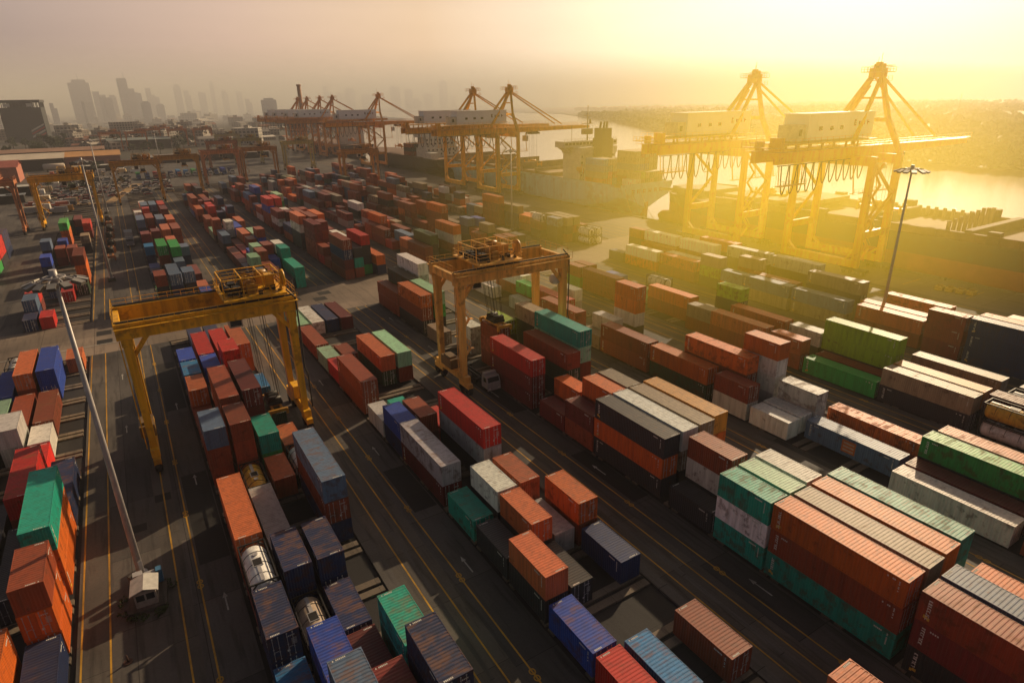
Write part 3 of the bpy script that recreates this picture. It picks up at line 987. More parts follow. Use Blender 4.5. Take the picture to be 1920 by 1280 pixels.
for i, (x, y) in enumerate(((2, 820), (26, 815), (45, 900), (70, 860), (96, 850), (60, 960))):
    c = far_gantry('orange red gantry crane in the distant inland row of the yard', x, y, (.55,.17,.06)); c['group'] = 'distant orange gantries inland'
# ---------------------------------------------------------------- ship-to-shore quay cranes
def make_sts():
    t = thing('quay_crane', '', 'quay crane', (170, 134, 0), 0, 'quay cranes along the river')
    c = (.88, .49, .012)
    LX, WX, B = -13.0, -1.6, 10.3
    for x in (LX, WX):
        for e in (-1, 1):
            m = MB(); m.bar((x, e*B, 2.2), (x, e*B*.985, 29.2), 1.3, 1.7, w2=1.15, h2=1.5); m.build('leg', STEEL, t, color=c)
        m = MB(); m.box(x-.62, x+.62, -B-.8, B+.8, 1.7, 3.6)
        for e in (-1, 1): m.bar((x, e*(B-.6), 5.4), (x, e*(B-2.9), 3.4), .9, .5)
        m.build('sill_beam', STEEL, t, color=c)
        m = MB(); m.box(x-.55, x+.55, -B-.3, B+.3, 27.0, 29.3); m.build('portal_beam', STEEL, t, color=c)
        for e in (-1, 1):
            m = MB(); m.box(x-.5, x+.5, e*B-3.6, e*B+3.6, 1.0, 1.69)
            for k in range(4): m.cyl((x-.3, e*B-2.7+1.8*k, .45), (x+.3, e*B-2.7+1.8*k, .45), .44, 10)
            m.build('bogie', DARK, t)
    for e in (-1, 1):
        m = MB(); m.box(LX+.7, WX-.7, e*B-.5, e*B+.5, 9.2, 10.9); m.build('tie_beam', STEEL, t, color=c)
        m = MB(); m.bar((LX+.5, e*B, 10.6), (WX-.3, e*B, 19.5), .6, .6); m.bar((WX-.5, e*B, 19.5), (LX+.4, e*B, 27.8), .6, .6); m.build('brace', STEEL, t, color=c)
        m = MB(); m.bar((WX, e*B, 29.2), (WX, e*5.6, 37.5), 1.0, 1.1); m.bar((WX, e*5.6, 37.4), (0.2, e*1.1, 48.0), .95, 1.05); m.bar((WX+.6, e*5.2, 38), (.2, e*1.4, 45.5), .3, .3); m.build('mast_leg', STEEL, t, color=c)
        m = MB(); m.bar((0, e*1.2, 48.0), (LX, e*4.2, 32.0), .8, .9); m.build('back_leg', STEEL, t, color=c)
        m = MB(); m.bar((.3, e*1.0, 47.8), (29.5, e*3.0, 32.0), .42, .5); m.build('forestay', STEEL, t, color=c)
        # twin box girders, back reach and boom
        m = MB(); m.box(-41, 2.6, e*3.1-.6, e*3.1+.6, 28.6, 31.2); m.box(-41, 2.6, e*3.1-.75, e*3.1+.75, 31.2, 31.28); m.build('girder', STEEL, t, color=c)
        m = MB(); m.bar((2.7, e*3.1, 29.95), (47.5, e*3.1, 30.15), 1.1, 2.3, w2=.8, h2=1.4); m.build('boom', STEEL, t, color=c)
        m = MB(); y0, y1 = sorted((e*3.9, e*5.1)); m.box(-42, 46, y0, y1, 31.3, 31.36); rail(m, (-42, e*5.05, 31.36), (46, e*5.05, 31.36), 1.1, 2.2, .06); m.build('walkway', STEEL, t, color=c)
    m = MB(); m.box(WX-.5, WX+.5, -5.6, 5.6, 36.9, 37.9); m.box(WX-.35, WX+.35, -3, 3, 42.3, 42.8)
    for x in (-38, -26, -8, 10, 22, 34, 45): m.box(x-.35, x+.35, -2.48, 2.48, 29.3, 30.9)
    m.build('cross_tie', STEEL, t, color=c)
    m = MB(); m.box(-1.3, 1.5, -1.6, 1.6, 47.4, 49.6); m.box(-3.2, 3.4, -2.6, 2.6, 48.6, 48.75); m.box(-2.2, 4.3, -1.6, 1.6, 46.6, 46.7); m.box(.2, 3.2, -2.3, 2.3, 50.1, 50.22)
    for x in (-3.2, 3.4): rail(m, (x, -2.6, 48.75), (x, 2.6, 48.75), 1.1, 1.3, .07)
    for y in (-2.6, 2.6): rail(m, (-3.2, y, 48.75), (3.4, y, 48.75), 1.1, 1.3, .07)
    rail(m, (4.2, -1.6, 46.7), (4.2, 1.6, 46.7), 1, 1, .07)
    for q in (-1, 1): m.cyl((.4, q*.7, 49.6), (.4, q*.7, 50.6), .75, 12)
    m.cyl((-.9, -.9, 49.6), (-.9, -.9, 53.0), .06, 5); m.cyl((1.4, 1.2, 49.6), (1.4, 1.2, 52.2), .05, 5); m.box(-.6, .6, -.6, .6, 50.2, 51.0)
    m.build('mast_head', STEEL, t, color=c)
    # machinery house
    HOUSEW = flat('house_white', (.80,.80,.80), .5, 0, .08, .3); h = MB(); h.box(-30.6, -3.8, -3.3, 3.3, 33.4, 39.3); h.box(-30.9, -3.5, -3.6, 3.6, 39.3, 39.5)
    for k in range(10): h.box(-30.1+k*2.7, -30.02+k*2.7, -3.33, -3.301, 33.5, 39.2)
    house = h.build('machinery_house', HOUSEW, t)
    m = MB(); m.box(-33.6, -30.61, -2.6, 2.6, 33.4, 37.0); m.build('annex', BARE, house)
    m = MB()
    for x in (-26.4, -22, -18): m.box(x, x+1.3, -3.36, -3.31, 35.6, 36.5)
    m.box(-32.8, -31.8, -2.66, -2.61, 34.6, 36)
    m.build('house_window', GLASSD, house)
    m = MB()                                                                     # emblem and row of characters beside it, illegible in the photo
    for dx, dz, wx, wz in ((0,0,.5,1.5),(.6,.0,.4,.35),(.6,1.1,.4,.35),(.65,.55,.3,.3),(2.0,.2,.5,.9),(2.7,.2,.2,.9),(3.1,.2,.5,.35),(3.1,.75,.5,.35),(4.0,.2,.25,.9),(4.4,.2,.25,.9),(5.6,.1,.35,1.2),(6.0,.6,.6,.3)):
        m.box(-12.4+dx, -12.4+dx+wx, -3.36, -3.32, 36.2+dz, 36.2+dz+wz)
    m.build('house_emblem', flat('emblem_brown', (.16,.10,.04), .6), house)
    m = MB(); m.box(-40, -4, -5.4, 5.4, 32.9, 33.1)
    for x in range(-39, -4, 5):
        for e in (-1, 1): m.box(x-.2, x+.2, e*3.1-.2, e*3.1+.2, 31.3, 32.9)
    rail(m, (-40, -5.3, 33.1), (-4, -5.3, 33.1), 1.1, 2.4, .06); rail(m, (-40, 5.3, 33.1), (-4, 5.3, 33.1), 1.1, 2.4, .06)
    m.build('house_deck', STEEL, t, color=c)
    m = MB()                                                                     # festoon of power cables under the back reach
    for k in range(11):
        x0 = -40.5 + 3.05*k; d = 6.5 if k < 5 else 5.0; w = 2.7
        pts = [(x0 + w*i/10, -4.6, 28.4 - d*(1-((i-5)/5)**2)**.8) for i in range(11)]
        m.tube(pts, .14, 5)
    m.box(-42, -6, -4.75, -4.45, 28.4, 28.6)
    m.build('cable_festoon', DARK, t)
    m = MB(); m.box(-42.5, -33, -6.4, -4.9, 24.0, 24.15); rail(m, (-42.5, -6.4, 24.15), (-33, -6.4, 24.15), 1.1, 1.0, .07)
    for x in (-42, -33.5): m.bar((x, -5.4, 24.1), (x, -5.0, 28.6), .14)
    m.box(-43.2, -41, -5.0, 5.0, 32.2, 32.35); rail(m, (-43.1, -5, 32.35), (-43.1, 5, 32.35), 1.1, 1.2, .07)
    m.box(-41, -39.6, -4, -1, 31.5, 34.5); m.box(-40.8, -40.0, 1, 3, 31.5, 33.6)
    m.build('rear_platform', STEEL, t, color=c)
    m = MB(); m.box(-14, 6, -7.4, -6.2, 20.0, 20.15); rail(m, (-14, -7.4, 20.15), (6, -7.4, 20.15), 1.1, 1.8, .06)
    for x in (-13.4, -3, 5.6): m.bar((x, -6.8, 20.1), (x+.5, -5.0, 28.6), .22)
    m.build('under_walkway', STEEL, t, color=c)
    m = MB(); zigzag(m, LX+3.1, -B-.2, 3.6, 27.5, 2.6, .9, 9); m.build('stair', STEEL, t, color=c)
    m = MB(); m.box(11, 16.5, -2.3, 2.3, 27.6, 28.5); m.box(11.5, 12.1, -2.2, 2.2, 28.501, 29.2); m.box(15, 15.6, -2.2, 2.2, 28.501, 29.2); m.build('trolley', DARK, t)
    m = MB(); m.box(8.2, 10.2, -1.2, 1.2, 24.4, 27.0); m.bar((9.2, 0, 27), (10.8, 0, 28.2), .3); m.build('driver_cab', BARE, t)
    m = MB()
    for x in (12.4, 15.2):
        for y in (-1.4, 1.4): m.bar((x, y, 27.6), (x, y*.8, 14.6), .07)
    m.build('hoist_rope', DARK, t)
    m = MB(); m.box(12.7, 14.9, -6.0, 6.0, 13.0, 13.5); m.box(12.5, 15.1, -2, 2, 13.51, 14.2)
    for e in (-1, 1):
        m.box(12.5, 15.1, e*6-.25, e*6+.25, 12.8, 13.6)
        for x in (12.5, 15.1): m.box(x-.2, x+.2, e*6-.3, e*6+.3, 12.2, 14.6)
    for y in (-1.3, 0, 1.3): m.cyl((13.0, y, 14.6), (14.6, y, 14.6), .55, 10)
    m.build('spreader', STEEL, t, color=c)
    return t
Q0 = make_sts()
Q0['label'] = 'golden quay crane nearest on the left of the right-hand pair'
for lab, y, dc in (('golden quay crane furthest right, nearest of all, over the dark ship', 96.5, None), ('amber quay crane ahead of the blue ship, right of its pair', 276, (.88,.42,.03)), ('amber quay crane ahead of the blue ship, left of its pair', 313, (.86,.40,.03)),
        ('rust brown quay crane standing alone with long boom over the water', 455, (.75,.31,.04)), ('brown distant quay crane, nearest of the hazy cluster', 566, (.66,.26,.06)), ('brown distant quay crane, second of the hazy cluster', 604, (.66,.26,.06)),
        ('brown distant quay crane, third of the hazy cluster', 648, (.66,.26,.06)), ('brown distant quay crane, farthest of the hazy cluster', 684, (.66,.26,.06))):
    c = copy_tree(Q0); c['label'] = lab; c.location = (170, y, 0)
    if dc: recolor(c, (.88,.49,.012), dc)

# ---------------------------------------------------------------- river
def water_mat():
    t = NT('river_water'); g = t.new('ShaderNodeNewGeometry'); p = g.outputs['Position']
    n1 = t.noise(.35, t.mapped(p, (1, .55, 1)), 4, .6); n2 = t.noise(1.6, p, 3, .6); n3 = t.noise(.02, p, 3, .5)
    bp = t.new('ShaderNodeBump'); bp.inputs['Strength'].default_value = .5; bp.inputs['Distance'].default_value = .35
    t.l(t.mul(t.mul(n1, .8), t.mul(n2, .25), 'ADD'), bp.inputs['Height']); t.l(bp.outputs[0], t.b.inputs['Normal'])
    c = t.ramp(n3, [(.3, (.20,.155,.11)), (.7, (.27,.21,.15))])
    return t.out(c, .12, 0, .5)
m = MB(); m.face([(60,-600,-3),(9000,-600,-3),(9000,9000,-3),(60,9000,-3)]); struct('river', m, water_mat())
# ---------------------------------------------------------------- ships
HBLU = (.22, .48, .66); HBLK = (.045, .04, .04); HRED = (.17, .035, .022)
def hull(m, L, stations, zs, band=None):
    """stations: (distance from stern, half breadths at zs)"""
    rows_ = []
    for y, hb in stations:
        rows_.append([(-h, y, z) for h, z in zip(hb, zs)][::-1] + [(h, y, z) for h, z in zip(hb, zs)])
    b = len(m.v); k = len(rows_[0])
    for r in rows_: m.v += r
    for i in range(len(rows_)-1):
        for j in range(k-1):
            q = (b+i*k+j, b+(i+1)*k+j, b+(i+1)*k+j+1, b+i*k+j+1)
            z = max(m.v[a][2] for a in q)
            m.f.append(q); m.m.append(1 if band is not None and z <= band else 0); m.sm.append(False)
    m.f.append(tuple(b+j for j in range(k))[::-1]); m.m.append(0); m.sm.append(False)
    m.f.append(tuple(b+(len(rows_)-1)*k+j for j in range(k))); m.m.append(0); m.sm.append(False)
    for i in range(len(rows_)-1):                                             # deck
        q = (b+i*k, b+i*k+k-1, b+(i+1)*k+k-1, b+(i+1)*k)
        m.f.append(q); m.m.append(2); m.sm.append(False)
DECK = flat('ship_deck', (.16, .09, .06), .8, 0, .4, .3); REDB = flat('boot_topping', (.36,.075,.045), .65, 0, .45, .12)
SHIPW = flat('ship_white', (.60, .57, .50), .55, 0, .25, .5)
zs = (-4, 0, 2.6, 5.2, 9.4)
# feeder ship with the blue hull, stern towards us
sx0, sy0 = 188, 196
sh_ = thing('container_ship', 'blue hulled container ship with white superstructure, stern facing the camera', 'ship', (sx0, sy0, 0))
m = MB(); hull(m, 180, [(0,(.4,.6,5.5,12.6,14.6)),(2.5,(.5,2.2,10,14.2,15)),(9,(1.5,8,14.2,15,15)),(22,(9,13.8,15,15,15)),(45,(14.5,15,15,15,15)),(130,(14.5,15,15,15,15)),(150,(11,12,13.2,14,14.6)),(165,(5,6,7.5,9.5,11.5)),(175,(1.4,2,3,5,7.5)),(181,(.1,.2,.4,1.2,2.6))], zs)
hb = m.build('hull', [HULLP, REDB, DECK], sh_, color=HBLU)
m = MB(); m.box(-15.02, -14.98, 25, 140, .4, .8); 
for s in (-1, 1): m.box(s*14.85-.1, s*14.85+.1, 4, 150, 9.4, 10.3)
m.box(-14.5, 14.5, -.12, .1, 9.4, 10.5); m.build('bulwark', HULLP, hb, color=HBLU)
m = MB()                                                                      # ship's name across the transom: six characters, unreadable in the photo
for i, x in enumerate((-7.6, -4.6, -1.4, 1.8, 5.0, 8.0)):
    R = random.Random(i+2); dz = .35*abs(x)/8
    m.box(x-.85, x-.45, -.06, -.02, 6.5, 8.1); m.box(x-.45, x+.75, -.06, -.02, 7.6, 8.0) if i != 3 else m.box(x+.3, x+.7, -.06, -.02, 6.5, 8.1)
    m.box(x-.45, x+.7, -.06, -.02, 6.9, 7.25); m.box(x+.2, x+.5, -.06, -.02, 6.4, 7.0)
nm = m.build('name_lettering', flat('name_brown', (.10,.06,.03), .7), sh_)
m = MB(); m.box(-.9, .9, -.2, 5.5, -3.6, 2.6); m.build('rudder', REDB, sh_, color=HRED)
m = MB(); m.box(-10, 10.5, 33, 46, 9.4, 20.5); m.box(-10.4, 10.9, 32.6, 46.4, 20.5, 23.4); m.box(-15.4, 15.4, 38, 45, 23.4, 25.9)
for z in (12.2, 15, 17.8): m.box(-10.25, 10.75, 32.8, 46.2, z, z+.15)
for s in (-1, 1): m.bar((s*10.2, 41.5, 20.8), (s*14.6, 41.5, 23.4), 5, .5)
m.box(-5.5, 6.5, 27.5, 32.99, 9.4, 18.5); m.box(-6, 7, 27.0, 32.9, 18.5, 18.75)
sup = m.build('superstructure', SHIPW, sh_)
m = MB()
for z in (11, 13.6, 16.4, 19):
    for x in range(-9, 10, 3): m.box(x-.35, x+.35, 32.95, 32.98, z, z+.9) if abs(x-.5) > 6.5 else 0
for x in range(-14, 15, 2): m.box(x-.8, x+.8, 37.9, 37.98, 24.3, 25.3)
for x in (-3.5, -.5, 2.6, 5): m.box(x-.5, x+.5, 27.44, 27.48, 15.5, 17.0)
m.build('window_row', GLASSD, sup)
m = MB(); m.box(-2.8, 3.2, 26.6, 33.5, 18.76, 27.2); m.box(-2.4, 2.8, 27.2, 33, 27.2, 31.5); m.build('funnel', flat('funnel_olive', (.13,.10,.05), .6), sup)
m = MB(); 
for x in (-1.6, .4, 2): m.cyl((x, 30, 31.5), (x, 30-.6, 34.2), .5, 10)
m.build('exhaust_pipe', DARK, sup)
m = MB(); m.cyl((0, 41, 25.9), (0, 41, 41), .35, 8, .12); m.box(-3.2, 3.2, 40.8, 41.2, 33, 33.25); m.box(-2, 2, 40.8, 41.2, 36.5, 36.7); m.cyl((-9, 41, 25.9), (-9, 41, 33), .12, 6); m.box(-2.4, 2.4, 40, 42.5, 28.5, 31.0); m.cyl((1.5, 41, 33.2), (1.5, 41, 35), .5, 8)
rail(m, (-15.2, 38.2, 25.9), (15.2, 38.2, 25.9), 1.1, 2, .08); m.build('radar_mast', flat('mast_buff', (.25,.18,.09), .6), sup)
m = MB(); m.lathe((-11.8, 30, 14.5), 'y', [(-3,.1),(-2.4,.9),(0,1.25),(2.4,.9),(3,.1)], 12); m.bar((-11.8,28.5,12.8),(-10,28.5,16.5),.3); m.bar((-11.8,31.5,12.8),(-10,31.5,16.5),.3); m.build('lifeboat', flat('lifeboat_orange', (.55,.12,.03), .5), sh_)
m = MB()
for k in range(9):
    y = 52 + 12.4*k; m.box(-13.4, 13.4, y, y+11.4, 9.4, 11.3); m.box(-13.8, 13.8, y+11.5, y+12.3, 9.4, 14.5 if k % 2 else 12.6)
m.build('hatch_cover', flat('hatch_tan', (.25,.17,.11), .8, 0, .4, .4), sh_)
m = MB()
for y in (24.5, 26.2): 
    for x in range(-14, 15, 2): m.box(x-.12, x+.12, y-.12, y+.12, 9.4, 15.5)
    m.box(-14, 14, y-.15, y+.15, 12.4, 12.6); m.box(-14, 14, y-.15, y+.15, 15.4, 15.6)
m.build('lashing_bridge', SHIPW, sh_)
SHIPBOX = {}
def ship_stack(X, Y, z, rows, kind, cols, grp):
    """deck cargo on a ship: columns of containers, each one its own object"""
    for j, col in enumerate(rows):
        for t, chh in enumerate(col):
            o = link('shipping_container', CM[kind, 'all'], None, (X+2.5*j, Y, z+t*2.63), PALETTE[chh])
            tag(o, '%s container stowed on %s' % (CNAME[chh], grp), 'container', 'containers on ' + grp)
ship_stack(sx0-13.2, sy0+17.5, 9.45, ['OASC', 'ORSA', 'SBAA'], 40, 0, 'the blue ship deck, port side aft')
ship_stack(sx0+1.2, sy0+13.5, 9.45, ['BASAA', 'BOUAB', 'AOUBA', 'BAAAB', 'OBAAA'], 40, 0, 'the blue ship deck, starboard aft')
ship_stack(sx0-6.0, sy0+4.6, 9.45, ['W', 'WA', 'AI', 'VA', 'AV', 'VA', 'AA'], 20, 0, 'the blue ship stern')
m = MB()
for a, b in (((sx0-9, sy0-.1, 8.6), (169.7, 176, .5)), ((sx0-4, sy0-.1, 8.6), (169.7, 172, .5)), ((sx0-12, sy0, 8.8), (169.7, 184, .5))):
    a, b = Vector(a), Vector(b); m.tube([a.lerp(b, i/6) - Vector((0,0,1.4*(1-((i-3)/3)**2))) for i in range(7)], .09, 4)
tag(m.build('mooring_rope', ROPE), 'slack mooring ropes from the blue ship stern to the quay', 'rope')
# near ship, dark hull, bow pointing away from us
nx, ny = 187.5, 178
ns = thing('cargo_ship', 'dark hulled ship with rust red waterline and open holds at the near quay', 'ship', (nx, ny, 0))
zs2 = (-4, 0, 4.6, 8.2, 9.6)
m = MB(); hull(m, 300, [(-275,(14.5,15,15.5,15.5,15.5)),(-40,(14.6,15.2,15.5,15.5,15.5)),(-25,(11.5,12.4,13.6,14.8,15.3)),(-12,(6,6.6,8.6,11.6,13)),(-4,(1.6,2,3.6,6.8,8.4)),(0,(.3,.4,1,3,5)),(4,(.05,.06,.1,.6,2.2))], zs2, 4.7)
m.build('hull', [HULLP, REDB, DECK], ns, color=HBLK)
for o in ns.children: o.color = (*HBLK, 1)
m = MB(); m.lathe((0, 0, -1.6), 'y', [(-8,2.2),(-2,2.6),(4,2.7),(7.5,2.2),(9.2,1.1),(9.6,.05)], 12); m.build('bulbous_bow', REDB, ns, color=HRED)
m = MB()
for s in (-1, 1): m.box(s*14.6-.18, s*14.6+.18, -250, -30, 9.6, 11.5); m.box(s*14.9-.6, s*14.9+.6, -250, -30, 11.5, 11.62)
for y in range(-246, -30, 9): m.box(-15.0, -14.78, y, y+.3, 9.62, 11.5)
m.build('hold_coaming', flat('coaming_rust', (.17,.085,.05), .8, 0, .5, .3), ns)
m = MB()
for k, y in enumerate(range(-240, -40, 26)): m.box(-14.4, 14.4, y, y+1.8, 9.6, 12.2)
for y in (-60, -82, -104, -126): m.box(13.2, 15.4, y, y+3, 11.6, 13.6)
for y in (-72, -90, -116): m.box(-15.3, -13.4, y, y+2.6, 9.6, 12.6)
m.build('hold_bulkhead', flat('bulkhead_brown', (.12,.075,.05), .8, 0, .4, .4), ns)
m = MB()
for k in range(9): m.box(-12.8+2.9*k, -12.2+2.9*k, -104, -103.2, 9.6, 15.0-.25*abs(k-6))
for k in range(16): m.box(13.8, 14.42, -100+2.3*k, -99.2+2.3*k, 9.7, 12.4)
m.build('cell_guide', flat('guide_grey', (.28,.21,.14), .8), ns)
m = MB()
for q in range(4):
    for k in range(2):
        y = -246+30.5*q; m.box(-13.6+13.8*k, -.1+13.8*k, y, y+13.6, 12.21, 13.5); m.box(-13.6+13.8*k, -.1+13.8*k, y+14.2, y+27.8, 12.21, 13.5)
m.build('hatch_cover', flat('hatch_pink', (.42,.27,.20), .8, 0, .35, .35), ns)
m = MB()
for q in range(2):
    for k in range(2): m.box(-13.4+13.7*k, -.2+13.7*k, -62+15*q, -48.5+15*q, 11.7, 12.9)
m.build('forward_hatch', flat('hatch_dull', (.30,.22,.15), .8, 0, .35, .35), ns)
m = MB(); m.box(-9, 9, -22, -8, 9.6, 12.0); m.box(-4, 4, -8, -1, 9.6, 11.6); m.cyl((0, -14, 12), (0, -14, 21), .3, 8); m.box(-2, 2, -14.2, -13.8, 17.5, 17.8)
for s in (-1, 1): m.cyl((s*5-1, -9, 10.5), (s*5+1, -9, 10.5), .9, 10); m.bar((s*9, -21, 12), (s*12, -3, 11.2), .2, 1.0)
m.build('forecastle', flat('forecastle_grey', (.14,.12,.09), .7, 0, .3, .4), ns)
# ships berthed further upriver
fs = thing('container_ship', 'dark hulled ship with stepped white bridge beyond the middle quay cranes', 'ship', (187.5, 372, 0))
m = MB(); hull(m, 150, [(0,(.4,.6,6,12.4,14)),(4,(1,4,11,14,14.5)),(16,(8,13,14.5,14.5,14.5)),(110,(14,14.5,14.5,14.5,14.5)),(135,(6,7,9,11,12)),(150,(.1,.2,.4,1.5,3))], zs)
m.build('hull', [HULLP, REDB, DECK], fs, color=(.03,.03,.032))
m = MB(); m.box(-12, 12, 18, 34, 9.4, 15.5); m.box(-11, 11, 20, 33, 15.5, 22); m.box(-14, 14, 24, 31, 22, 25); m.box(-14.2, -9, 6, 18, 9.4, 13.0); m.build('superstructure', SHIPW, fs)
m = MB()
for z in (11, 13.5, 17.3, 19.8):
    for x in range(-10, 11, 3): m.box(x-.5, x+.5, (17.9 if z < 15 else 19.9), (17.98 if z < 15 else 19.98), z, z+1)
m.build('window_row', GLASSD, fs)
m = MB(); m.box(-3, 3, 33.2, 38, 9.4, 27); m.build('funnel', flat('funnel_dark', (.06,.05,.05), .6), fs)
ship_stack(175.5, 419, 9.45, [''.join(rng.choice('OSABKT') for _ in range(3)) for _ in range(9)], 40, 0, 'the dark ship beyond the middle cranes')
f2 = thing('container_ship', 'hazy ship with buff accommodation block berthed farthest upriver', 'ship', (187.5, 560, 0))
m = MB(); hull(m, 150, [(0,(.4,.6,6,12.4,14)),(4,(1,4,11,14,14.5)),(16,(8,13,14.5,14.5,14.5)),(110,(14,14.5,14.5,14.5,14.5)),(135,(6,7,9,11,12)),(150,(.1,.2,.4,1.5,3))], zs)
m.build('hull', [HULLP, REDB, DECK], f2, color=(.05,.035,.03))
m = MB(); m.box(-11, 11, 16, 28, 9.4, 24); m.box(-13, 13, 18, 26, 24, 27); m.build('superstructure', SHIPW, f2)
m = MB(); m.box(-3, 3, 28.2, 33, 9.4, 29); m.build('funnel', DARK, f2)

# ---------------------------------------------------------------- foliage
def leaf_mat(name, a, b):
    t = NT(name); g = t.new('ShaderNodeNewGeometry'); oi = t.new('ShaderNodeObjectInfo')
    n = t.noise(.35, g.outputs['Position'], 3, .6)
    c = t.mix(t.mul(n, t.mul(g.outputs['Random Per Island'], .5), 'ADD'), a, b)
    c = t.mix(1, c, t.ramp(oi.outputs['Random'], [(0,.75),(1,1.25)]), 'MULTIPLY')
    return t.out(c, .7, 0, .2)
LEAF = leaf_mat('leaf_green', (.018,.030,.010), (.050,.072,.022)); BARK = flat('bark', (.07,.05,.035), .9)
def leaf_clump(m, c, r, n, size, R):
    for _ in range(n):
        d = Vector((R.gauss(0,1), R.gauss(0,1), R.gauss(0,1))).normalized() * (R.random()**.4)
        p = Vector((c[0]+d.x*r[0], c[1]+d.y*r[1], c[2]+d.z*r[2])); a = Vector((R.uniform(-1,1), R.uniform(-1,1), R.uniform(-.6,.6))).normalized()
        b = a.cross(Vector((R.uniform(-1,1), R.uniform(-1,1), R.uniform(-1,1)))).normalized(); s = size*R.uniform(.6, 1.3)
        m.face([p-a*s-b*s*.6, p+a*s-b*s*.4, p+a*s*.7+b*s*.7, p-a*s*.6+b*s*.8])
def bank_leaf():
    t = NT('bank_leaf'); g_ = t.new('ShaderNodeNewGeometry'); n_ = t.noise(.03, g_.outputs['Position'], 4, .6)
    c_ = t.ramp(n_, [(.35, (.010,.014,.006)), (.65, (.022,.027,.011))]); t.out(c_, .9, 0, .05)
    tr_ = t.n.new('ShaderNodeBsdfTranslucent'); t.l(c_, tr_.inputs[0]); mx_ = t.n.new('ShaderNodeMixShader'); mx_.inputs[0].default_value = .5
    t.l(t.b.outputs[0], mx_.inputs[1]); t.l(tr_.outputs[0], mx_.inputs[2]); t.l(mx_.outputs[0], t.n['Material Output'].inputs[0]); return t.mat
BLEAF = bank_leaf()
TREES = []
for k in range(3):
    R = random.Random(40+k); cr = MB(); tk = MB()
    H = (9, 11, 8)[k]
    tk.cyl((0,0,-.3), (.1,.1,H*.45), .28, 7, .17)
    for q in range(7):
        a = R.uniform(0, 6.28); rr = R.uniform(1.0, 2.6); z = H*R.uniform(.45, .9)
        tk.cyl((.1,.1,H*R.uniform(.3,.45)), (rr*math.cos(a), rr*math.sin(a), z), .1, 5, .04)
        leaf_clump(cr, (rr*math.cos(a), rr*math.sin(a), z), (R.uniform(1.1,1.9), R.uniform(1.1,1.9), R.uniform(.8,1.4)), 60, .34, R)
    leaf_clump(cr, (.1,.1,H*.8), (1.6,1.6,1.6), 60, .36, R)
    TREES.append((cr.mesh('crown', LEAF), tk.mesh('trunk', BARK)))
def tree(x, y, z, s, label, group):
    k = rng.randrange(3); o = thing('tree', label, 'tree', (x, y, z), rng.uniform(0, 6.28), group); o.scale = (s*rng.uniform(.9,1.2), s*rng.uniform(.9,1.2), s)
    link('crown', TREES[k][0], o); link('trunk', TREES[k][1], o)
g = random.Random(5)
for i in range(46): tree(g.uniform(-150, -45), g.uniform(770, 1010), -.3, g.uniform(1.0, 1.8), 'dark green tree in the belt before the black office block', 'trees around the office block')
for i in range(34): tree(g.uniform(-30, 90), g.uniform(700, 1000), -.3, g.uniform(.9, 1.5), 'hazy dark tree among low roofs inland of the yard', 'trees among the inland roofs')
for i, (x, y) in enumerate(((-12, 560), (-16, 430), (-23, 420), (6, 590), (16, 600), (24, 610), (2, 455), (-34, 440))): tree(x, y, 0, g.uniform(.6, .9), 'small green tree beside the car park', 'trees by the car park')
# wooded far bank
m = MB(); R = random.Random(77)
def bank_x(y):
    for (x0, y0), (x1, y1) in zip(bank_far, bank_far[1:]):
        if y0 <= y <= y1: return x0+(x1-x0)*(y-y0)/(y1-y0)
    return 1400
for i in range(3600):
    y = 60+1500*R.random()**1.5; d = 260*R.random()**1.8+2; x = bank_x(y)+d*1.1
    h = R.uniform(5, 12)*(1.25 if R.random() < .15 else 1); z = -1.2+h*.55
    leaf_clump(m, (x, y, z), (R.uniform(3,6), R.uniform(3,6), h*.5), 20, 2.0 if y < 500 else 3.2, R)
for i in range(1500):                                                          # the wood runs on inland, thinning into the haze
    y = -250+2600*R.random(); d = 240+2200*R.random()**1.4; x = (bank_x(y) if y > 0 else 458)+d
    leaf_clump(m, (x, y, 4), (R.uniform(9,18), R.uniform(9,18), R.uniform(4,8)), 13, 6.5, R)
tag(m.build('bank_woodland', BLEAF), 'low green woodland covering the far river bank', 'woodland', kind='stuff')
for i in range(26):
    y = 70+560*(i/26)+g.uniform(-8, 8); tree(bank_x(y)+g.uniform(5, 45), y, -1.2, g.uniform(1.2, 2.0), 'tree standing out along the far river bank', 'trees on the far river bank')
# ---------------------------------------------------------------- city
def tower_mat(name, a, b, glass, sx=3.2, sz=3.4):
    t = NT(name); tc = t.new('ShaderNodeTexCoord'); oi = t.new('ShaderNodeObjectInfo'); sp = t.new('ShaderNodeSeparateXYZ'); t.l(tc.outputs['Object'], sp.inputs[0])
    fx = t.mul(t.mul(t.mul(sp.outputs[0], sp.outputs[1], 'ADD'), 1/sx), 1, 'FRACT'); fz = t.mul(t.mul(sp.outputs[2], 1/sz), 1, 'FRACT')
    w_ = t.mul(t.mul(fx, .32, 'GREATER_THAN'), t.mul(fz, .42, 'GREATER_THAN'))
    c = t.mix(oi.outputs['Random'], a, b); c = t.mix(w_, c, glass)
    return t.out(c, .5, 0, .4)
TOWM = tower_mat('tower_wall', (.34,.36,.40), (.52,.48,.44), (.17,.20,.24))
LOWM = tower_mat('house_wall', (.42,.38,.33), (.22,.18,.15), (.09,.085,.08), 3.5, 3.2)
ROOFC = flat('flat_roof', (.28,.25,.22), .8)
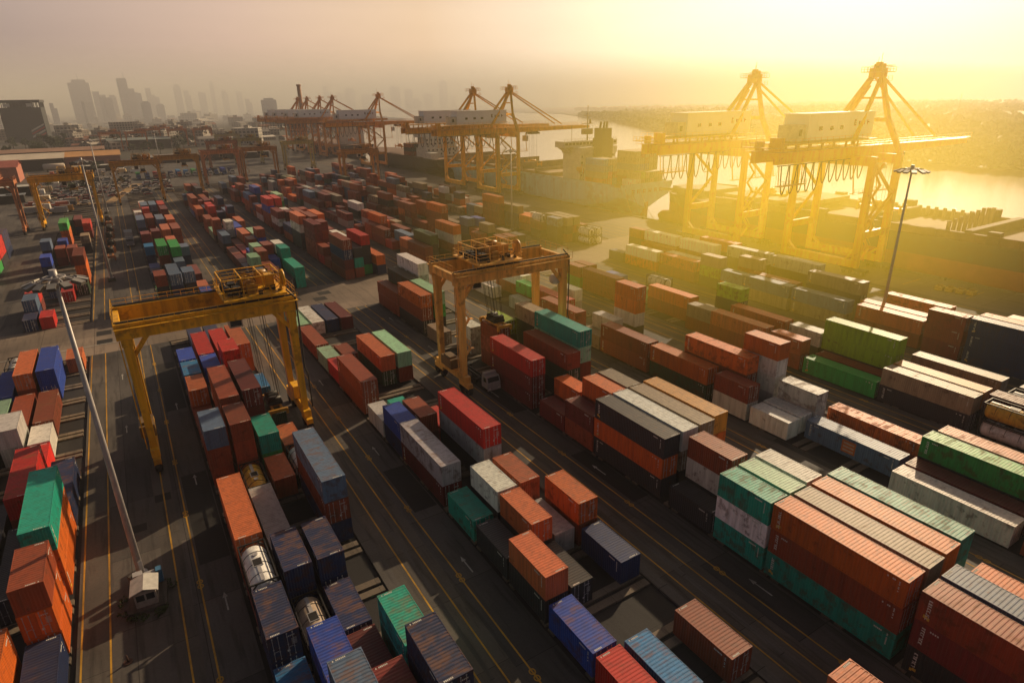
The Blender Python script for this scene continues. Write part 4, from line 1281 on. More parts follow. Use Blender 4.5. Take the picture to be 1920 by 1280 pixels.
TOWERS = [(-46,2599,59,132), (-6,2699,48,98), (18,2499,27,78), (44,2899,28,90), (81,2498,41,133), (109,2597,29,95), (112,2197,22,61), (194,3294,32,123), (214,3293,23,91), (347,3784,30,152), (400,3879,25,124), (470,3871,34,118), (562,4162,21,171), (624,4153,28,128), (716,4239,29,126), (386,1860,30,62), (1263,4319,35,152), (1414,4481,58,112), (1406,4274,56,141), (1616,4519,75,101), (1719,4266,51,149), (1800,4233,51,131), (1799,4124,71,69), (2004,4361,53,105), (2060,4224,45,181), (2212,4372,39,85), (2906,4068,36,109), (3066,3949,32,76), (-110,2197,15,60), (-33,2199,18,63), (176,2593,26,55), (620,3444,26,76)]
TL = {0: 'tall blue grey tower with a mast, tallest of the left skyline group', 1: 'broad stepped tower right of the blue grey tower', 4: 'slender tall tower with slanted top at the right of the left group', 15: 'pale block standing alone nearer than the hazy skyline'}
for i, (x, y, w_, h) in enumerate(TOWERS):
    t = thing('skyscraper', TL.get(i, 'hazy tower block on the far skyline'), 'skyscraper', (x, y, -.3), g.uniform(-.3, .6), 'towers on the hazy skyline')
    R = random.Random(i); d = w_*R.uniform(.6, .9); m = MB()
    if i % 3 == 0: m.box(-w_/2, w_/2, -d/2, d/2, 0, h*.93); m.box(-w_*.3, w_*.35, -d*.3, d*.3, h*.93, h)
    elif i % 3 == 1: m.box(-w_/2, w_*.1, -d/2, d/2, 0, h); m.box(w_*.1, w_/2, -d/2, d/2, 0, h*R.uniform(.75,.92))
    else:
        m.box(-w_/2, w_/2, -d/2, d/2, 0, h*.9); m.face([(-w_/2,-d/2,h*.9),(w_/2,-d/2,h*.9),(w_/2,-d/2,h*.94),(-w_/2,-d/2,h)]); m.face([(-w_/2,d/2,h),(w_/2,d/2,h*.94),(w_/2,d/2,h*.9),(-w_/2,d/2,h*.9)])
        m.face([(-w_/2,-d/2,h),(w_/2,-d/2,h*.94),(w_/2,d/2,h*.94),(-w_/2,d/2,h)]); m.face([(-w_/2,d/2,h*.9),(-w_/2,-d/2,h*.9),(-w_/2,-d/2,h),(-w_/2,d/2,h)]); m.face([(w_/2,-d/2,h*.9),(w_/2,d/2,h*.9),(w_/2,d/2,h*.94),(w_/2,-d/2,h*.94)])
    m.build('block', TOWM, t)
    if i in (0, 4, 12, 24): m = MB(); m.cyl((0,0,h-1), (0,0,h*1.16), .9, 6, .3); m.build('mast', DARK, t)
# low houses and sheds inland
roofcols = [flat('roof_%s' % n_, c_, .8) for n_, c_ in (('rust', (.24,.09,.05)), ('pale', (.42,.37,.31)), ('grey', (.2,.18,.17)), ('white', (.6,.55,.48)))]
HM = []
for k in range(8):
    R = random.Random(k+3); w_, d, h = R.uniform(9, 26), R.uniform(8, 16), R.choice((5, 7, 10, 15)); m = MB()
    m.box(-w_/2, w_/2, -d/2, d/2, 0, h); rt = h + (0 if h > 9 else d*.18)
    if rt > h:
        for s in (-1, 1): m.face([(-w_/2-.5, s*(d/2+.5), h-.1), (w_/2+.5, s*(d/2+.5), h-.1), (w_/2+.5, 0, rt), (-w_/2-.5, 0, rt)][::s], 1)
        for s in (-1, 1): m.face([(s*w_/2, -d/2, h), (s*w_/2, d/2, h), (s*w_/2, 0, rt-.1)])
    else: m.box(-w_/2-.2, w_/2+.2, -d/2-.2, d/2+.2, h, h+.6, 1); m.box(-2, 2, -1.5, 1.5, h+.6, h+3, 0)
    HM.append(m.mesh('low_building', [LOWM, roofcols[k % 4]]))
for i in range(285):
    if i < 110: x, y = g.uniform(-60, 150), g.uniform(840, 1300)
    else: y = 900+2000*g.random()**1.3; x = g.uniform(-.12*y, min(.36*y, bank_near_x(y)-25) if y < 2500 else .3*y)
    if (x < -40 and y < 1250) or (y < 840): continue
    o = link('low_building', HM[i % 8], None, (x, y, -.3)); o.rotation_euler[2] = g.uniform(-.5, .9); s = g.uniform(.8, 1.5)*(1 if y < 1500 else 1.4); o.scale = (s, s, s*.9)
    tag(o, 'small hazy low building in the inland town', 'building', 'low buildings of the hazy town')
# dark office block with a red and white striped emblem
t = thing('office_block', 'near-black office block with open top floor and striped emblem at far left', 'building', (-94, 1180, -.3), rad(-6))
BLKM = tower_mat('office_glass', (.02,.025,.028), (.025,.03,.032), (.012,.018,.02), 2.4, 3.6)
m = MB(); m.box(-27, 22, -16, 16, 0, 47); m.build('glazed_block', BLKM, t)
m = MB(); m.box(-28, 23, -17, 17, 53.5, 57)
for x in range(-27, 23, 4): m.box(x, x+.9, -16, -15.2, 47, 53.5); m.box(x, x+.9, 15.2, 16, 47, 53.5)
for y in range(-15, 15, 4): m.box(21.1, 22, y, y+.9, 47, 53.5)
m.box(-18, 10, -8, 8, 47, 53.5); m.build('roof_frame', flat('office_frame', (.04,.045,.05), .5), t)
m = MB(); m.box(-21, -13, -16.2, -16.02, 48, 52.5); m.box(6, 13, -16.2, -16.02, 48, 52.5); m.build('billboard', BARE, t)
m = MB()
for k in range(4): m.face([(4, -16.25, 2+k*4), (21, -16.25, 11+k*4), (21, -16.25, 13.4+k*4), (4, -16.25, 4.4+k*4)], k % 2)
m.build('stripe_emblem', [flat('emblem_red', (.45,.05,.04), .6), flat('emblem_white', (.6,.55,.5), .6)], t)
# transit sheds along the inland side of the port
def shed(label, x0, x1, y0, y1, h, roofm, wallm, ridge=2.0):
    t = thing('transit_shed', label, 'warehouse', ((x0+x1)/2, (y0+y1)/2, 0), rad(0)); w_, d = (x1-x0)/2, (y1-y0)/2
    m = MB(); m.box(-w_, w_, -d, d, -.2, h); m.build('wall', wallm, t)
    m = MB()
    for s in (-1, 1): m.face([(-w_-1, s*(d+1.2), h+.05), (w_+1, s*(d+1.2), h+.05), (w_+1, 0, h+ridge), (-w_-1, 0, h+ridge)][::s])
    for s in (-1, 1): m.face([(s*w_, -d, h), (s*w_, d, h), (s*w_, 0, h+ridge-.05)])
    m.build('roof', roofm, t)
    m = MB()
    for k in range(int(w_*2/9)): m.box(-w_+3+9*k, -w_+8+9*k, -d-.06, -d-.01, .2, 4.6)
    m.build('shutter_row', DARK, t); return t
PALER = flat('roof_cream', (.55,.47,.38), .7, 0, .25, .1); OCHR = flat('roof_ochre', (.50,.25,.09), .7, 0, .3, .1); BRWR = flat('roof_brown', (.26,.14,.09), .8, 0, .3, .1)
shed('long shed with cream white roof at the left edge', -72, -33, 604, 650, 8.5, PALER, DARK, 3)
shed('long shed with ochre yellow roof right of the cream one', -33, 5, 610, 650, 8.5, OCHR, flat('shed_pink', (.35,.16,.13), .8), 3)
shed('brown roofed long shed behind the cream and ochre sheds', -95, -6, 735, 790, 7, BRWR, DARK, 2)
shed('low grey roofed shed across the end of the inland yard', 20, 120, 610, 640, 5, flat('roof_lead', (.2,.18,.17), .8, 0, .3, .1), DARK, 1.2)
shed('dark teal roofed shed beyond the inland trees', -2, 60, 840, 880, 10, flat('roof_teal', (.16,.19,.19), .8, 0, .3, .1), DARK, 2)
shed('red roofed two-storey office with pink gable at left picture edge', -80, -54, 515, 545, 9.5, flat('roof_redtile', (.30,.07,.05), .8, 0, .3, .3), flat('wall_salmon', (.42,.15,.10), .8, 0, .2, .3), 3.5)
shed('low white canopy roof left of the gantry legs', -70, -40, 430, 438, 5, BARE, DARK, .6)
shed('low blue grey canopy roof by the left gantry', -70, -42, 398, 404, 4, flat('roof_slate', (.22,.24,.27), .7, 0, .3, .2), DARK, .5)
shed('long narrow cream canopy across the car park', -26, 6, 566, 571, 4.2, BARE, DARK, .5)
t = thing('apartment_block', 'grey apartment block with balconies beyond the inland trees', 'building', (19, 1060, -.3), .3); m = MB(); m.box(-13, 13, -8, 8, 0, 26); m.build('wall', LOWM, t); m = MB()
for k in range(7): m.box(-13.2, 13.2, -9.2, -8.01, 3+3.3*k, 3.25+3.3*k)
m.build('balcony', ROOFC, t)
t = thing('storage_tank', 'cream horizontal cylinder tank lying before the ochre shed', 'tank', (-39, 590, 0)); m = MB(); m.lathe((0,0,3.3), 'x', [(-7,.1),(-6.9,1.6),(-6.3,2.4),(6.3,2.4),(6.9,1.6),(7,.1)], 16); m.build('shell', PALER, t); m = MB(); m.box(-5,-4,-1.6,1.6,0,1.6); m.box(4,5,-1.6,1.6,0,1.6); m.build('saddle', DARK, t)
t = thing('chimney', 'tall thin orange chimney above the distant quay cranes', 'chimney', (211, 834, -.3)); m = MB(); m.cyl((0,0,0), (0,0,66), 3.0, 14, 2.3); m.cyl((0,0,65), (0,0,67), 2.8, 14, 2.8); m.build('stack', flat('brick_orange', (.40,.20,.10), .8, 0, .3, .3), t)
t = thing('antenna_mast', 'thin lattice antenna mast on the far river bank', 'mast', (1369, 612, -1)); m = MB(); m.cyl((0,0,0), (0,0,43), .45, 6, .25); m.build('mast', DARK, t)
# ---------------------------------------------------------------- lamp masts
LENS = flat('lamp_lens', (.22,.21,.2), .3)
FLOOD = flat('floodlight_grey', (.16,.15,.14), .4, .3)
def lamp_mast(x, y, h, label, ring=1.0, dense=True):
    t = thing('lamp_mast', label, 'lamp mast', (x, y, 0), rng.uniform(0, 1), 'floodlight masts in the yard')
    m = MB(); m.cyl((0,0,.9), (0,0,h), .34, 12, .15); m.cyl((0,0,.9), (0,0,1.1), .6, 12); m.box(-.18, .18, -.36, -.30, 1.6, 2.6); m.build('pole', GREYST, t)
    m = MB(); m.box(-.9, .9, -.9, .9, 0, .899); m.build('plinth', CONC, t)
    m = MB(); r = 1.9*ring
    for i in range(16):
        t0, t1 = 2*math.pi*i/16, 2*math.pi*(i+1)/16
        for rr, z in ((r, h-.4), (r*.55, h-.1)): m.bar((rr*math.cos(t0), rr*math.sin(t0), z), (rr*math.cos(t1), rr*math.sin(t1), z), .1)
        if i % 2 == 0: m.bar((0, 0, h+.15), (r*math.cos(t0), r*math.sin(t0), h-.4), .09)
    m.cyl((0,0,h-.9), (0,0,h+.5), .3, 8); m.build('lamp_ring', GREYST, t)
    R = random.Random(int(x*7+y))
    for i in range(12 if dense else 6):
        a = 2*math.pi*i/(12 if dense else 6)+R.uniform(-.1,.1); ca, sa = math.cos(a), math.sin(a); d = r+.45
        f = MB(); c0 = Vector((ca*d, sa*d, h-.55)); rr = Vector((-sa, ca, 0)); o_ = Vector((ca, sa, -.35)).normalized(); u_ = rr.cross(o_)
        P_ = [c0+rr*(i_*.42*ring)+o_*(j_*.55*ring) for i_ in (-1, 1) for j_ in (-1, 1)]
        f.face([P_[0]+u_*.12, P_[1]+u_*.12, P_[3]+u_*.12, P_[2]+u_*.12]); f.face([P_[0]-u_*.16, P_[2]-u_*.16, P_[3]-u_*.16, P_[1]-u_*.16], 1)
        for q, w_ in ((0,1),(1,3),(3,2),(2,0)): f.face([P_[q]-u_*.16, P_[w_]-u_*.16, P_[w_]+u_*.12, P_[q]+u_*.12])
        f.build('floodlight', [FLOOD, LENS], t)
    return t
lamp_mast(-6.0, 60.6, 31.0, 'nearest tall floodlight mast, leaning-looking pole beside the kiosk', .72)
lamp_mast(-7.0, 195, 31.5, 'floodlight mast behind the yellow gantry left end', .8, False)
lamp_mast(-7.0, 330, 31.0, 'floodlight mast left of the amber gantry in the far lane', .7, False)
lamp_mast(123.7, 60.7, 30.8, 'slim floodlight mast on the right against the river', 1.0)
lamp_mast(115.2, 186.6, 28.0, 'slim floodlight mast in front of the blue ship', .7, False)
lamp_mast(30, 560, 27, 'pale floodlight mast over the inland roofs', .9, False)
# guard kiosk at the foot of the nearest mast
t = thing('guard_kiosk', 'small kiosk with pale pitched roof at the near lamp mast foot', 'kiosk', (-5.7, 57.2, 0), rad(-4)); t.scale = (.78, .78, .82)
m = MB(); m.box(-1.15, 1.15, -1.3, 1.2, .5, 2.55); m.build('wall', flat('kiosk_cream', (.3,.27,.23), .7, 0, .3, 2), t)
m = MB()
for s in (-1, 1): m.face([(0, -1.65, 3.05), (s*1.5, -1.65, 2.55), (s*1.5, 1.5, 2.55), (0, 1.5, 3.05)][::s]); m.face([(0, -1.65, 2.97), (s*1.5, -1.65, 2.47), (s*1.5, 1.5, 2.47), (0, 1.5, 2.97)][::-s])
m.build('roof', flat('kiosk_roof', (.50,.48,.44), .5, 0, .3, 1.5), t)
m = MB(); m.box(-.95, -.1, -1.33, -1.305, 1.35, 2.15); m.box(.1, .95, -1.33, -1.305, 1.35, 2.15); m.box(1.155, 1.175, -.8, .8, 1.35, 2.1); m.build('window', GLASSD, t)
m = MB(); m.box(-2.0, 2.0, -1.9, 2.6, 0, .5); m.build('base', CONC, t)
t = thing('switch_cabinet', 'grey and blue switch cabinets between the kiosk and mast', 'cabinet', (-5.7, 59.3, .5)); m = MB(); m.box(-.9, -.1, -.35, .35, 0, 1.5); m.box(.0, .9, -.3, .3, 0, 1.2); m.build('cabinet', GREYST, t); m = MB(); m.box(1.0, 1.5, -.4, .3, 0, 1.4); m.build('blue_cabinet', flat('cabinet_blue', (.06,.18,.32), .5), t)
m = MB(); R = random.Random(9)
for q in range(16): a = R.uniform(0, 6.28); leaf_clump(m, (-5.7+2.3*math.cos(a), 57.2+2.4*math.sin(a), .3), (.45,.45,.35), 22, .12, R)
tag(m.build('weeds', LEAF), 'ring of low weeds around the kiosk base', 'weeds', kind='stuff')
t = thing('marker_post', 'small dark marker post on the bare lane left below the kiosk', 'post', (-7.6, 50.4, 0)); m = MB(); m.cyl((0,0,0), (0,0,.1), .35, 8); m.cyl((0,0,.1), (0,0,.8), .1, 8, .05); m.build('post', flat('post_brown', (.07,.03,.02), .7), t)
# ---------------------------------------------------------------- vehicles
def wheel(m, x, y, r=.5, w_=.3, mm=0): m.lathe((x-w_/2, y, r), 'x', [(0,.15*r),(.01,r*.9),(.05,r),(w_-.05,r),(w_-.01,r*.9),(w_,.15*r)], 12, mm)
def make_truck(label, x, y, rz, col, load=None, group=None, trailer=True):
    t = thing('container_truck', label, 'truck', (x, y, 0), rz, group)
    m = MB(); m.box(-1.2, 1.2, -.9, 1.0, .75, 1.7); m.face([(-1.2,-.9,1.7),(1.2,-.9,1.7),(1.15,-.55,2.75),(-1.15,-.55,2.75)]); m.face([(-1.15,-.55,2.75),(1.15,-.55,2.75),(1.15,.95,2.8),(-1.15,.95,2.8)])
    for s in (-1, 1): m.face([(s*1.2,-.9,1.7),(s*1.2,1.0,1.7),(s*1.15,.95,2.8),(s*1.15,-.55,2.75)][::s])
    m.face([(1.2,1.0,1.7),(-1.2,1.0,1.7),(-1.15,.95,2.8),(1.15,.95,2.8)]); m.box(-1.1, 1.1, .2, .9, 2.8, 3.15); m.box(-1.2,1.2,-1.0,-.9,.5,1.05)
    cab = m.build('cab', CARP, t, color=col)
    m = MB(); m.face([(-1.02,-.87,1.85),(1.02,-.87,1.85),(1.0,-.62,2.6),(-1.0,-.62,2.6)])
    for s in (-1, 1): m.face([(s*1.2,-.6,1.8),(s*1.2,.4,1.8),(s*1.18,.4,2.5),(s*1.18,-.4,2.5)][::s])
    m.build('window', GLASSD, cab)
    for s in (-1, 1): m = MB(); m.box(s*.85-.2, s*.85+.2, -1.03, -1.005, .7, .92); m.build('headlight', LAMPW, cab)
    m = MB(); m.box(-.5, .5, -.8, 5.6, .55, .9)
    if trailer: m.box(-.45, -.2, 2.6, 14.6, 1.0, 1.35); m.box(.2, .45, 2.6, 14.6, 1.0, 1.35); [m.box(-1.2, 1.2, q, q+.25, 1.05, 1.36) for q in (2.7, 8.5, 14.3)]
    m.build('chassis', DARK, t)
    for y_ in (0, 3.6, 4.8)+((12.0, 13.2) if trailer else ()):
        for s in (-1, 1): m = MB(); wheel(m, s*1.02, y_); m.build('wheel', TYRE, t)
    if load:
        kind, cc = load; o = link('shipping_container', CM[kind, 'all'], None, (x-math.sin(rz)*8.6, y+math.cos(rz)*8.6, 1.37), PALETTE[cc]); o.rotation_euler[2] = rz
        tag(o, '%s container on %s' % (CNAME[cc], label), 'container', 'containers on trucks')
    return t
make_truck('white cab truck with empty chassis, waiting by the orange gantry wheels', 44.2, 78.8, 0, (.45,.44,.42))
make_truck('grey truck alone in the lane left of green containers', -.9, 243, 0, (.2,.22,.25), (20, 'Y'))
g = random.Random(21)
for i in range(13):
    x = 12+4.6*i+g.uniform(-.5,.5); y = 474+g.uniform(-4, 8); cc = g.choice('UWKCRGN')
    make_truck('%s loaded truck queued at the gate, truck %d from left' % (CNAME[cc], i+1), x, y, 0, g.choice(((.5,.48,.45), (.05,.12,.3), (.4,.1,.05))), (40 if i % 2 else 20, cc), 'trucks queued beyond the stacks')
CARM = []
for k in range(2):
    m = MB(); L = (2.15, 2.4)[k]; H = (1.42, 1.8)[k]
    m.box(-.86, .86, -L, L, .3, .86)
    b = len(m.v); y0, y1, y2, y3 = ((-1.1,-.5,.9,1.7), (-1.4,-.95,1.6,2.2))[k]
    for s in (-1, 1): m.face([(s*.84,y0,.86),(s*.84,y3,.86),(s*.7,y2,H),(s*.7,y1,H)][::s], 1)
    m.face([(-.84,y0,.86),(.84,y0,.86),(.7,y1,H),(-.7,y1,H)], 1); m.face([(.84,y3,.86),(-.84,y3,.86),(-.7,y2,H),(.7,y2,H)], 1); m.face([(-.7,y1,H+.005),(.7,y1,H+.005),(.7,y2,H+.005),(-.7,y2,H+.005)])
    for s in (-1, 1):
        for y_ in (-L*.62, L*.62): wheel(m, s*.78, y_, .32, .22, 2)
    CARM.append(m.mesh('parked_car', [CARP, GLASSD, TYRE]))
CC = [('white', (.75,.72,.68)), ('white', (.75,.72,.68)), ('silver', (.5,.5,.5)), ('cream', (.62,.45,.25)), ('black', (.02,.02,.022)), ('red', (.3,.03,.03)), ('dark blue', (.03,.05,.14))]
for r_ in range(11):
    for k in range(22):
        if g.random() < .3: continue
        x, y = -34+r_*5.6+g.uniform(-.3,.3)+k*.3, 345+k*7.2+r_*3+g.uniform(-.8,.8)
        if y > 500 or (x > -12 and y < 385) or (x > 8 and y > 455) or (-12 < x < 16 and abs(y-372-(x+6)*5.2) < 9): continue
        n_, c_ = g.choice(CC); o = link('parked_car', CARM[g.randrange(2)], None, (x, y, .002), c_); o.rotation_euler[2] = rad(90)+g.uniform(-.06,.06)+(math.pi if g.random()<.5 else 0)
        tag(o, '%s car parked in the port car park at left' % n_, 'car', 'cars in the left car park')
for k in range(9):
    x, y = -26+k*4.5, 512+k*3
    o = make_truck('small cream lorry in the row before the ochre shed, lorry %d' % (k+1), x, y, rad(90), (.55,.42,.25), None, 'lorries parked before the ochre shed', False) if k % 2 == 0 else None
VAN = MB(); VAN.box(-1.1, 1.1, -3.2, 1.6, .5, 2.9); VAN.box(-1.0, 1.0, 1.65, 3.2, .5, 2.2); VAN.box(-.95, .95, 2.3, 3.22, 1.4, 2.0, 1)
for s in (-1, 1):
    for y_ in (-2.2, 2.3): wheel(VAN, s*.95, y_, .42, .26, 2)
vm = VAN.mesh('box_lorry', [CARP, GLASSD, TYRE])
for i in range(34):
    n_, c_ = g.choice([('cream', (.70,.50,.26)), ('amber', (.65,.30,.05)), ('white', (.75,.72,.66)), ('rust red', (.4,.09,.05)), ('grey', (.35,.34,.33))])
    x, y = g.choice(((g.uniform(-38, -22), g.uniform(345, 380)), (g.uniform(-44, 16), g.uniform(500, 558)), (g.uniform(-40, -34), g.uniform(380, 500))))
    o = link('box_lorry', vm, None, (x, y, .002), c_); o.rotation_euler[2] = g.choice((0, rad(90), rad(95), rad(80))); tag(o, '%s box lorry parked at the edge of the left car park' % n_, 'lorry', 'box lorries round the left car park')
# spare spreaders parked in a row along the lane
sp_ = None
for i, y in enumerate((229, 243, 258, 272, 300)):
    if sp_ is None:
        t = thing('spare_spreader', '', 'spreader', (-6.8, y, 0), 0, 'spare spreaders parked in the lane'); sp_ = t; m = MB()
        for s in (-1, 1): m.box(s*.62-.16, s*.62+.16, -6, 6, .9, 1.4)
        for e in (-1, 1): m.box(-1.2, 1.2, e*6-.25, e*6+.25, .8, 1.5); m.box(-1.3, -.9, e*6-.3, e*6+.3, 0, 1.2); m.box(.9, 1.3, e*6-.3, e*6+.3, 0, 1.2)
        m.build('frame', STEEL, t, color=(.42,.14,.04)); m = MB(); m.box(-1, 1, -1.6, 1.6, 1.41, 2.3); m.cyl((-.9,-1,2.6),(.9,-1,2.6),.4,10); m.cyl((-.9,1,2.6),(.9,1,2.6),.4,10); m.build('head_block', DARK, t)
    else: t = copy_tree(sp_); t.location = (-6.8+.3*(i % 2), y, 0)
    t['label'] = 'rust orange crane spreader set down in the lane, %s from near end' % ORD[i]
bn = None
for i in range(4):
    if bn is None:
        t = thing('lashing_bin', '', 'bin', (159.6, 66.6, .006), 0, 'lashing bins on the quay'); bn = t
        m = MB(); m.box(-.9,.9,-.75,.75,.1,.9); m.box(-.97,.97,-.82,.82,.9,1.0); m.build('bin', flat('bin_yellow', (.55,.38,.06), .6, 0, .3, 3), t); m = MB(); R = random.Random(3)
        for q in range(22): m.bar((R.uniform(-.7,.7), R.uniform(-.55,.55), .95), (R.uniform(-.7,.7), R.uniform(-.55,.55), 1.3), .12)
        m.build('twistlocks', flat('lock_amber', (.35,.22,.05), .6), t)
    else: t = copy_tree(bn); t.location = (159.6+.5*i, 66.6-2.0*i, .006)
    t['label'] = 'yellow bin of twist-locks on the quay beside the dark ship, %s from far end' % ORD[i]

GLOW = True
CAMVALS = (1159.864649, 0.370612, -0.018756, 0.549507, 43.464242)
# ---------------------------------------------------------------- camera, light, sky, haze
CAMF, PITCH, ROLL, HEAD, CAMH = CAMVALS
cp, sp, ch_, sh = math.cos(PITCH), math.sin(PITCH), math.cos(HEAD), math.sin(HEAD)
fwd = Vector((sh*cp, ch_*cp, -sp)); right = Vector((ch_, -sh, 0)); up = right.cross(fwd)
r2 = right*math.cos(ROLL) + up*math.sin(ROLL); u2 = up*math.cos(ROLL) - right*math.sin(ROLL)
cd = bpy.data.cameras.new('camera'); cd.sensor_width = 36; cd.lens = CAMF/1920*36; cd.clip_start = .5; cd.clip_end = 20000
cam = bpy.data.objects.new('camera', cd); COL.objects.link(cam)
M = Matrix((r2, u2, -fwd)).transposed().to_4x4(); M.translation = (0, 0, CAMH); cam.matrix_world = M
S.camera = cam
AZ, EL = rad(66), rad(25)          # sun azimuth from +y towards +x
sd = Vector((math.sin(AZ)*math.cos(EL), math.cos(AZ)*math.cos(EL), math.sin(EL)))
sl = bpy.data.lights.new('sun', 'SUN'); sl.energy = 5.0; sl.angle = rad(.6); sl.color = (1, .74, .44)
so = bpy.data.objects.new('sun', sl); COL.objects.link(so); so.rotation_euler = (-sd).to_track_quat('-Z', 'Y').to_euler(); so.location = sd*900
w = bpy.data.worlds.new('World'); S.world = w; w.use_nodes = True
nt = w.node_tree; bg = nt.nodes['Background']
def N(kind, **kw):
    n = nt.nodes.new(kind)
    for k, v in kw.items(): setattr(n, k, v)
    return n
def LK(a, b): nt.links.new(a, b)
sky = N('ShaderNodeTexSky', sky_type='NISHITA', sun_disc=False, sun_elevation=EL, sun_rotation=AZ, altitude=50, air_density=1.6, dust_density=6, ozone_density=1)
tc = N('ShaderNodeTexCoord'); nz = N('ShaderNodeVectorMath', operation='NORMALIZE'); LK(tc.outputs['Generated'], nz.inputs[0])
sx = N('ShaderNodeSeparateXYZ'); LK(nz.outputs[0], sx.inputs[0])
# haze-lit colour of the lower sky: mauve away from the sun, peach, then pale gold towards it
hz = N('ShaderNodeVectorMath', operation='MULTIPLY'); hz.inputs[1].default_value = (1, 1, 0); LK(nz.outputs[0], hz.inputs[0])
hn = N('ShaderNodeVectorMath', operation='NORMALIZE'); LK(hz.outputs[0], hn.inputs[0])
dt = N('ShaderNodeVectorMath', operation='DOT_PRODUCT'); GA = rad(53); dt.inputs[1].default_value = (math.sin(GA), math.cos(GA), 0); LK(hn.outputs[0], dt.inputs[0])
rp = N('ShaderNodeValToRGB'); LK(dt.outputs['Value'], rp.inputs[0]); e = rp.color_ramp.elements
SKY = [(0, (.24,.18,.18)), (.54, (.47,.34,.31)), (.73, (.78,.53,.42)), (.88, (.95,.66,.44)), (.945, (1.08,.87,.66)), (1, (1.34,1.22,.92))]
while len(e) < len(SKY): e.new(.5)
for q, (p, c) in zip(e, SKY): q.position = p; q.color = (*c, 1)
ht = N('ShaderNodeValToRGB'); LK(sx.outputs[2], ht.inputs[0]); e = ht.color_ramp.elements
HT = [(0, 1.0), (.12, 1.0), (.22, .42), (.5, .13), (1, .075)]
while len(e) < len(HT): e.new(.5)
for q, (p, c) in zip(e, HT): q.position = p; q.color = (c, c, c, 1)
cn = N('ShaderNodeTexNoise'); mp = N('ShaderNodeMapping'); mp.inputs['Scale'].default_value = (1, 1, 6); LK(nz.outputs[0], mp.inputs[0]); LK(mp.outputs[0], cn.inputs['Vector']); cn.inputs['Scale'].default_value = 2.2; cn.inputs['Detail'].default_value = 5
cr = N('ShaderNodeMapRange'); LK(cn.outputs['Fac'], cr.inputs[0]); cr.inputs[1].default_value = .3; cr.inputs[2].default_value = .7; cr.inputs[3].default_value = .93; cr.inputs[4].default_value = 1.05
m1 = N('ShaderNodeMixRGB', blend_type='MULTIPLY'); m1.inputs[0].default_value = 1; LK(rp.outputs[0], m1.inputs[1]); LK(ht.outputs[0], m1.inputs[2])
m2 = N('ShaderNodeMixRGB', blend_type='MULTIPLY'); m2.inputs[0].default_value = 1; LK(m1.outputs[0], m2.inputs[1]); LK(cr.outputs[0], m2.inputs[2])
b2 = N('ShaderNodeBackground'); LK(m2.outputs[0], b2.inputs[0]); b2.inputs[1].default_value = .80
mx = N('ShaderNodeMixRGB', blend_type='MULTIPLY'); mx.inputs[0].default_value = 1; mx.inputs[2].default_value = (.95, .86, .86, 1)
LK(sky.outputs[0], mx.inputs[1]); LK(mx.outputs[0], bg.inputs[0]); bg.inputs[1].default_value = .035
ad = N('ShaderNodeAddShader'); LK(bg.outputs[0], ad.inputs[0]); LK(b2.outputs[0], ad.inputs[1]); LK(ad.outputs[0], nt.nodes['World Output'].inputs['Surface'])
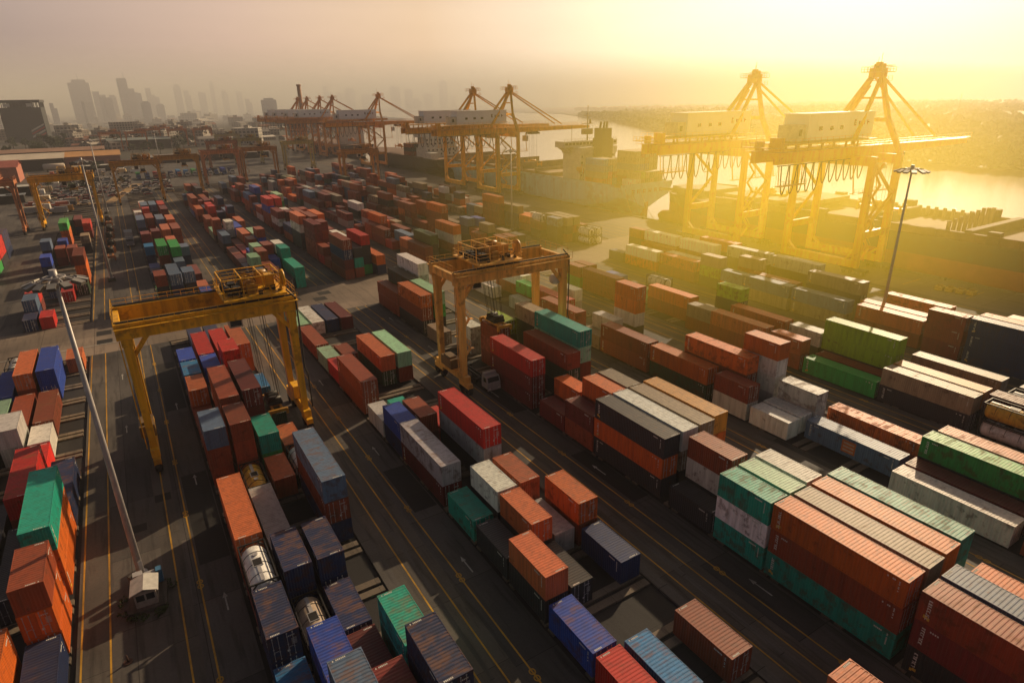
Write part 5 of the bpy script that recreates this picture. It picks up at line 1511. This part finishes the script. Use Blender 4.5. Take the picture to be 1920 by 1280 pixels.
def volume(name, x0, x1, y0, y1, z0, z1, lobes, local=None, glow=None):
    m = MB(); m.box(x0, x1, y0, y1, z0, z1)
    mt = bpy.data.materials.new(name); mt.use_nodes = True; t = mt.node_tree
    for q in list(t.nodes):
        if q.type == 'BSDF_PRINCIPLED': t.nodes.remove(q)
    prev = None
    for col, dens, g_ in lobes:
        vs = t.nodes.new('ShaderNodeVolumeScatter'); vs.inputs['Color'].default_value = (*col, 1); vs.inputs['Density'].default_value = dens; vs.inputs['Anisotropy'].default_value = g_
        if local:
            c_, r_ = local; tcx = t.nodes.new('ShaderNodeNewGeometry'); mpx = t.nodes.new('ShaderNodeMapping')
            mpx.inputs['Scale'].default_value = tuple(1/q for q in r_); mpx.inputs['Location'].default_value = tuple(-a/q for a, q in zip(c_, r_)); t.links.new(tcx.outputs['Position'], mpx.inputs[0])
            ln_ = t.nodes.new('ShaderNodeVectorMath'); ln_.operation = 'LENGTH'; t.links.new(mpx.outputs[0], ln_.inputs[0])
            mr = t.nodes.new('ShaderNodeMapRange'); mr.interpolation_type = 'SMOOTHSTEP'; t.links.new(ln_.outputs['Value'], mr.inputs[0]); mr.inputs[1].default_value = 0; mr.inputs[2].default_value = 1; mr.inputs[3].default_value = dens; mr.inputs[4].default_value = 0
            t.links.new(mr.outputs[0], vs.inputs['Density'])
            if glow:                                                            # emission added to the haze, standing in for sun glare and repeated scattering
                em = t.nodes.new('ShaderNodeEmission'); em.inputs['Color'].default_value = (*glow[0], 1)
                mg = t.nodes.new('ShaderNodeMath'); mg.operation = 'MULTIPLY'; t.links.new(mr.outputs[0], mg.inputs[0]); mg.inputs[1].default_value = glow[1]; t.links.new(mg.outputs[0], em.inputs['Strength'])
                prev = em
        if prev is None: prev = vs
        else:
            a = t.nodes.new('ShaderNodeAddShader'); t.links.new(prev.outputs[0], a.inputs[0]); t.links.new(vs.outputs[0], a.inputs[1]); prev = a
    t.links.new(prev.outputs[0], t.nodes['Material Output'].inputs['Volume'])
    return tag(m.build(name, mt), kind='structure')
volume('haze', -6000, 6000, -300, 6900, -12, 170, [((1, .88, .74), .00007, .70), ((.86, .88, 1), .00014, 0.0)])
volume('city_haze', -4000, 5900, 1450, 6850, -11, 165, [((.88, .88, 1), .0007, .1)])
if GLOW: volume('added_glare_haze', 24, 260, 19, 169, -3, 81, [((1, .82, .36), .0046, .66)], ((142, 94, 24), (116, 73, 56)), ((1, .60, .0), 1.55))  # added glowing haze, imitates the sun's glare over the quay cranes
S.render.engine = 'CYCLES'
c = S.cycles
c.max_bounces = 4; c.diffuse_bounces = 2; c.glossy_bounces = 2; c.volume_bounces = 0; c.transmission_bounces = 1; c.transparent_max_bounces = 4
c.volume_step_rate = 4; c.volume_max_steps = 64
c.use_denoising = True
try: c.denoiser = 'OPENIMAGEDENOISE'
except Exception: pass
S.view_settings.view_transform = 'Standard'; S.view_settings.look = 'None'; S.view_settings.exposure = 0; S.view_settings.gamma = 1
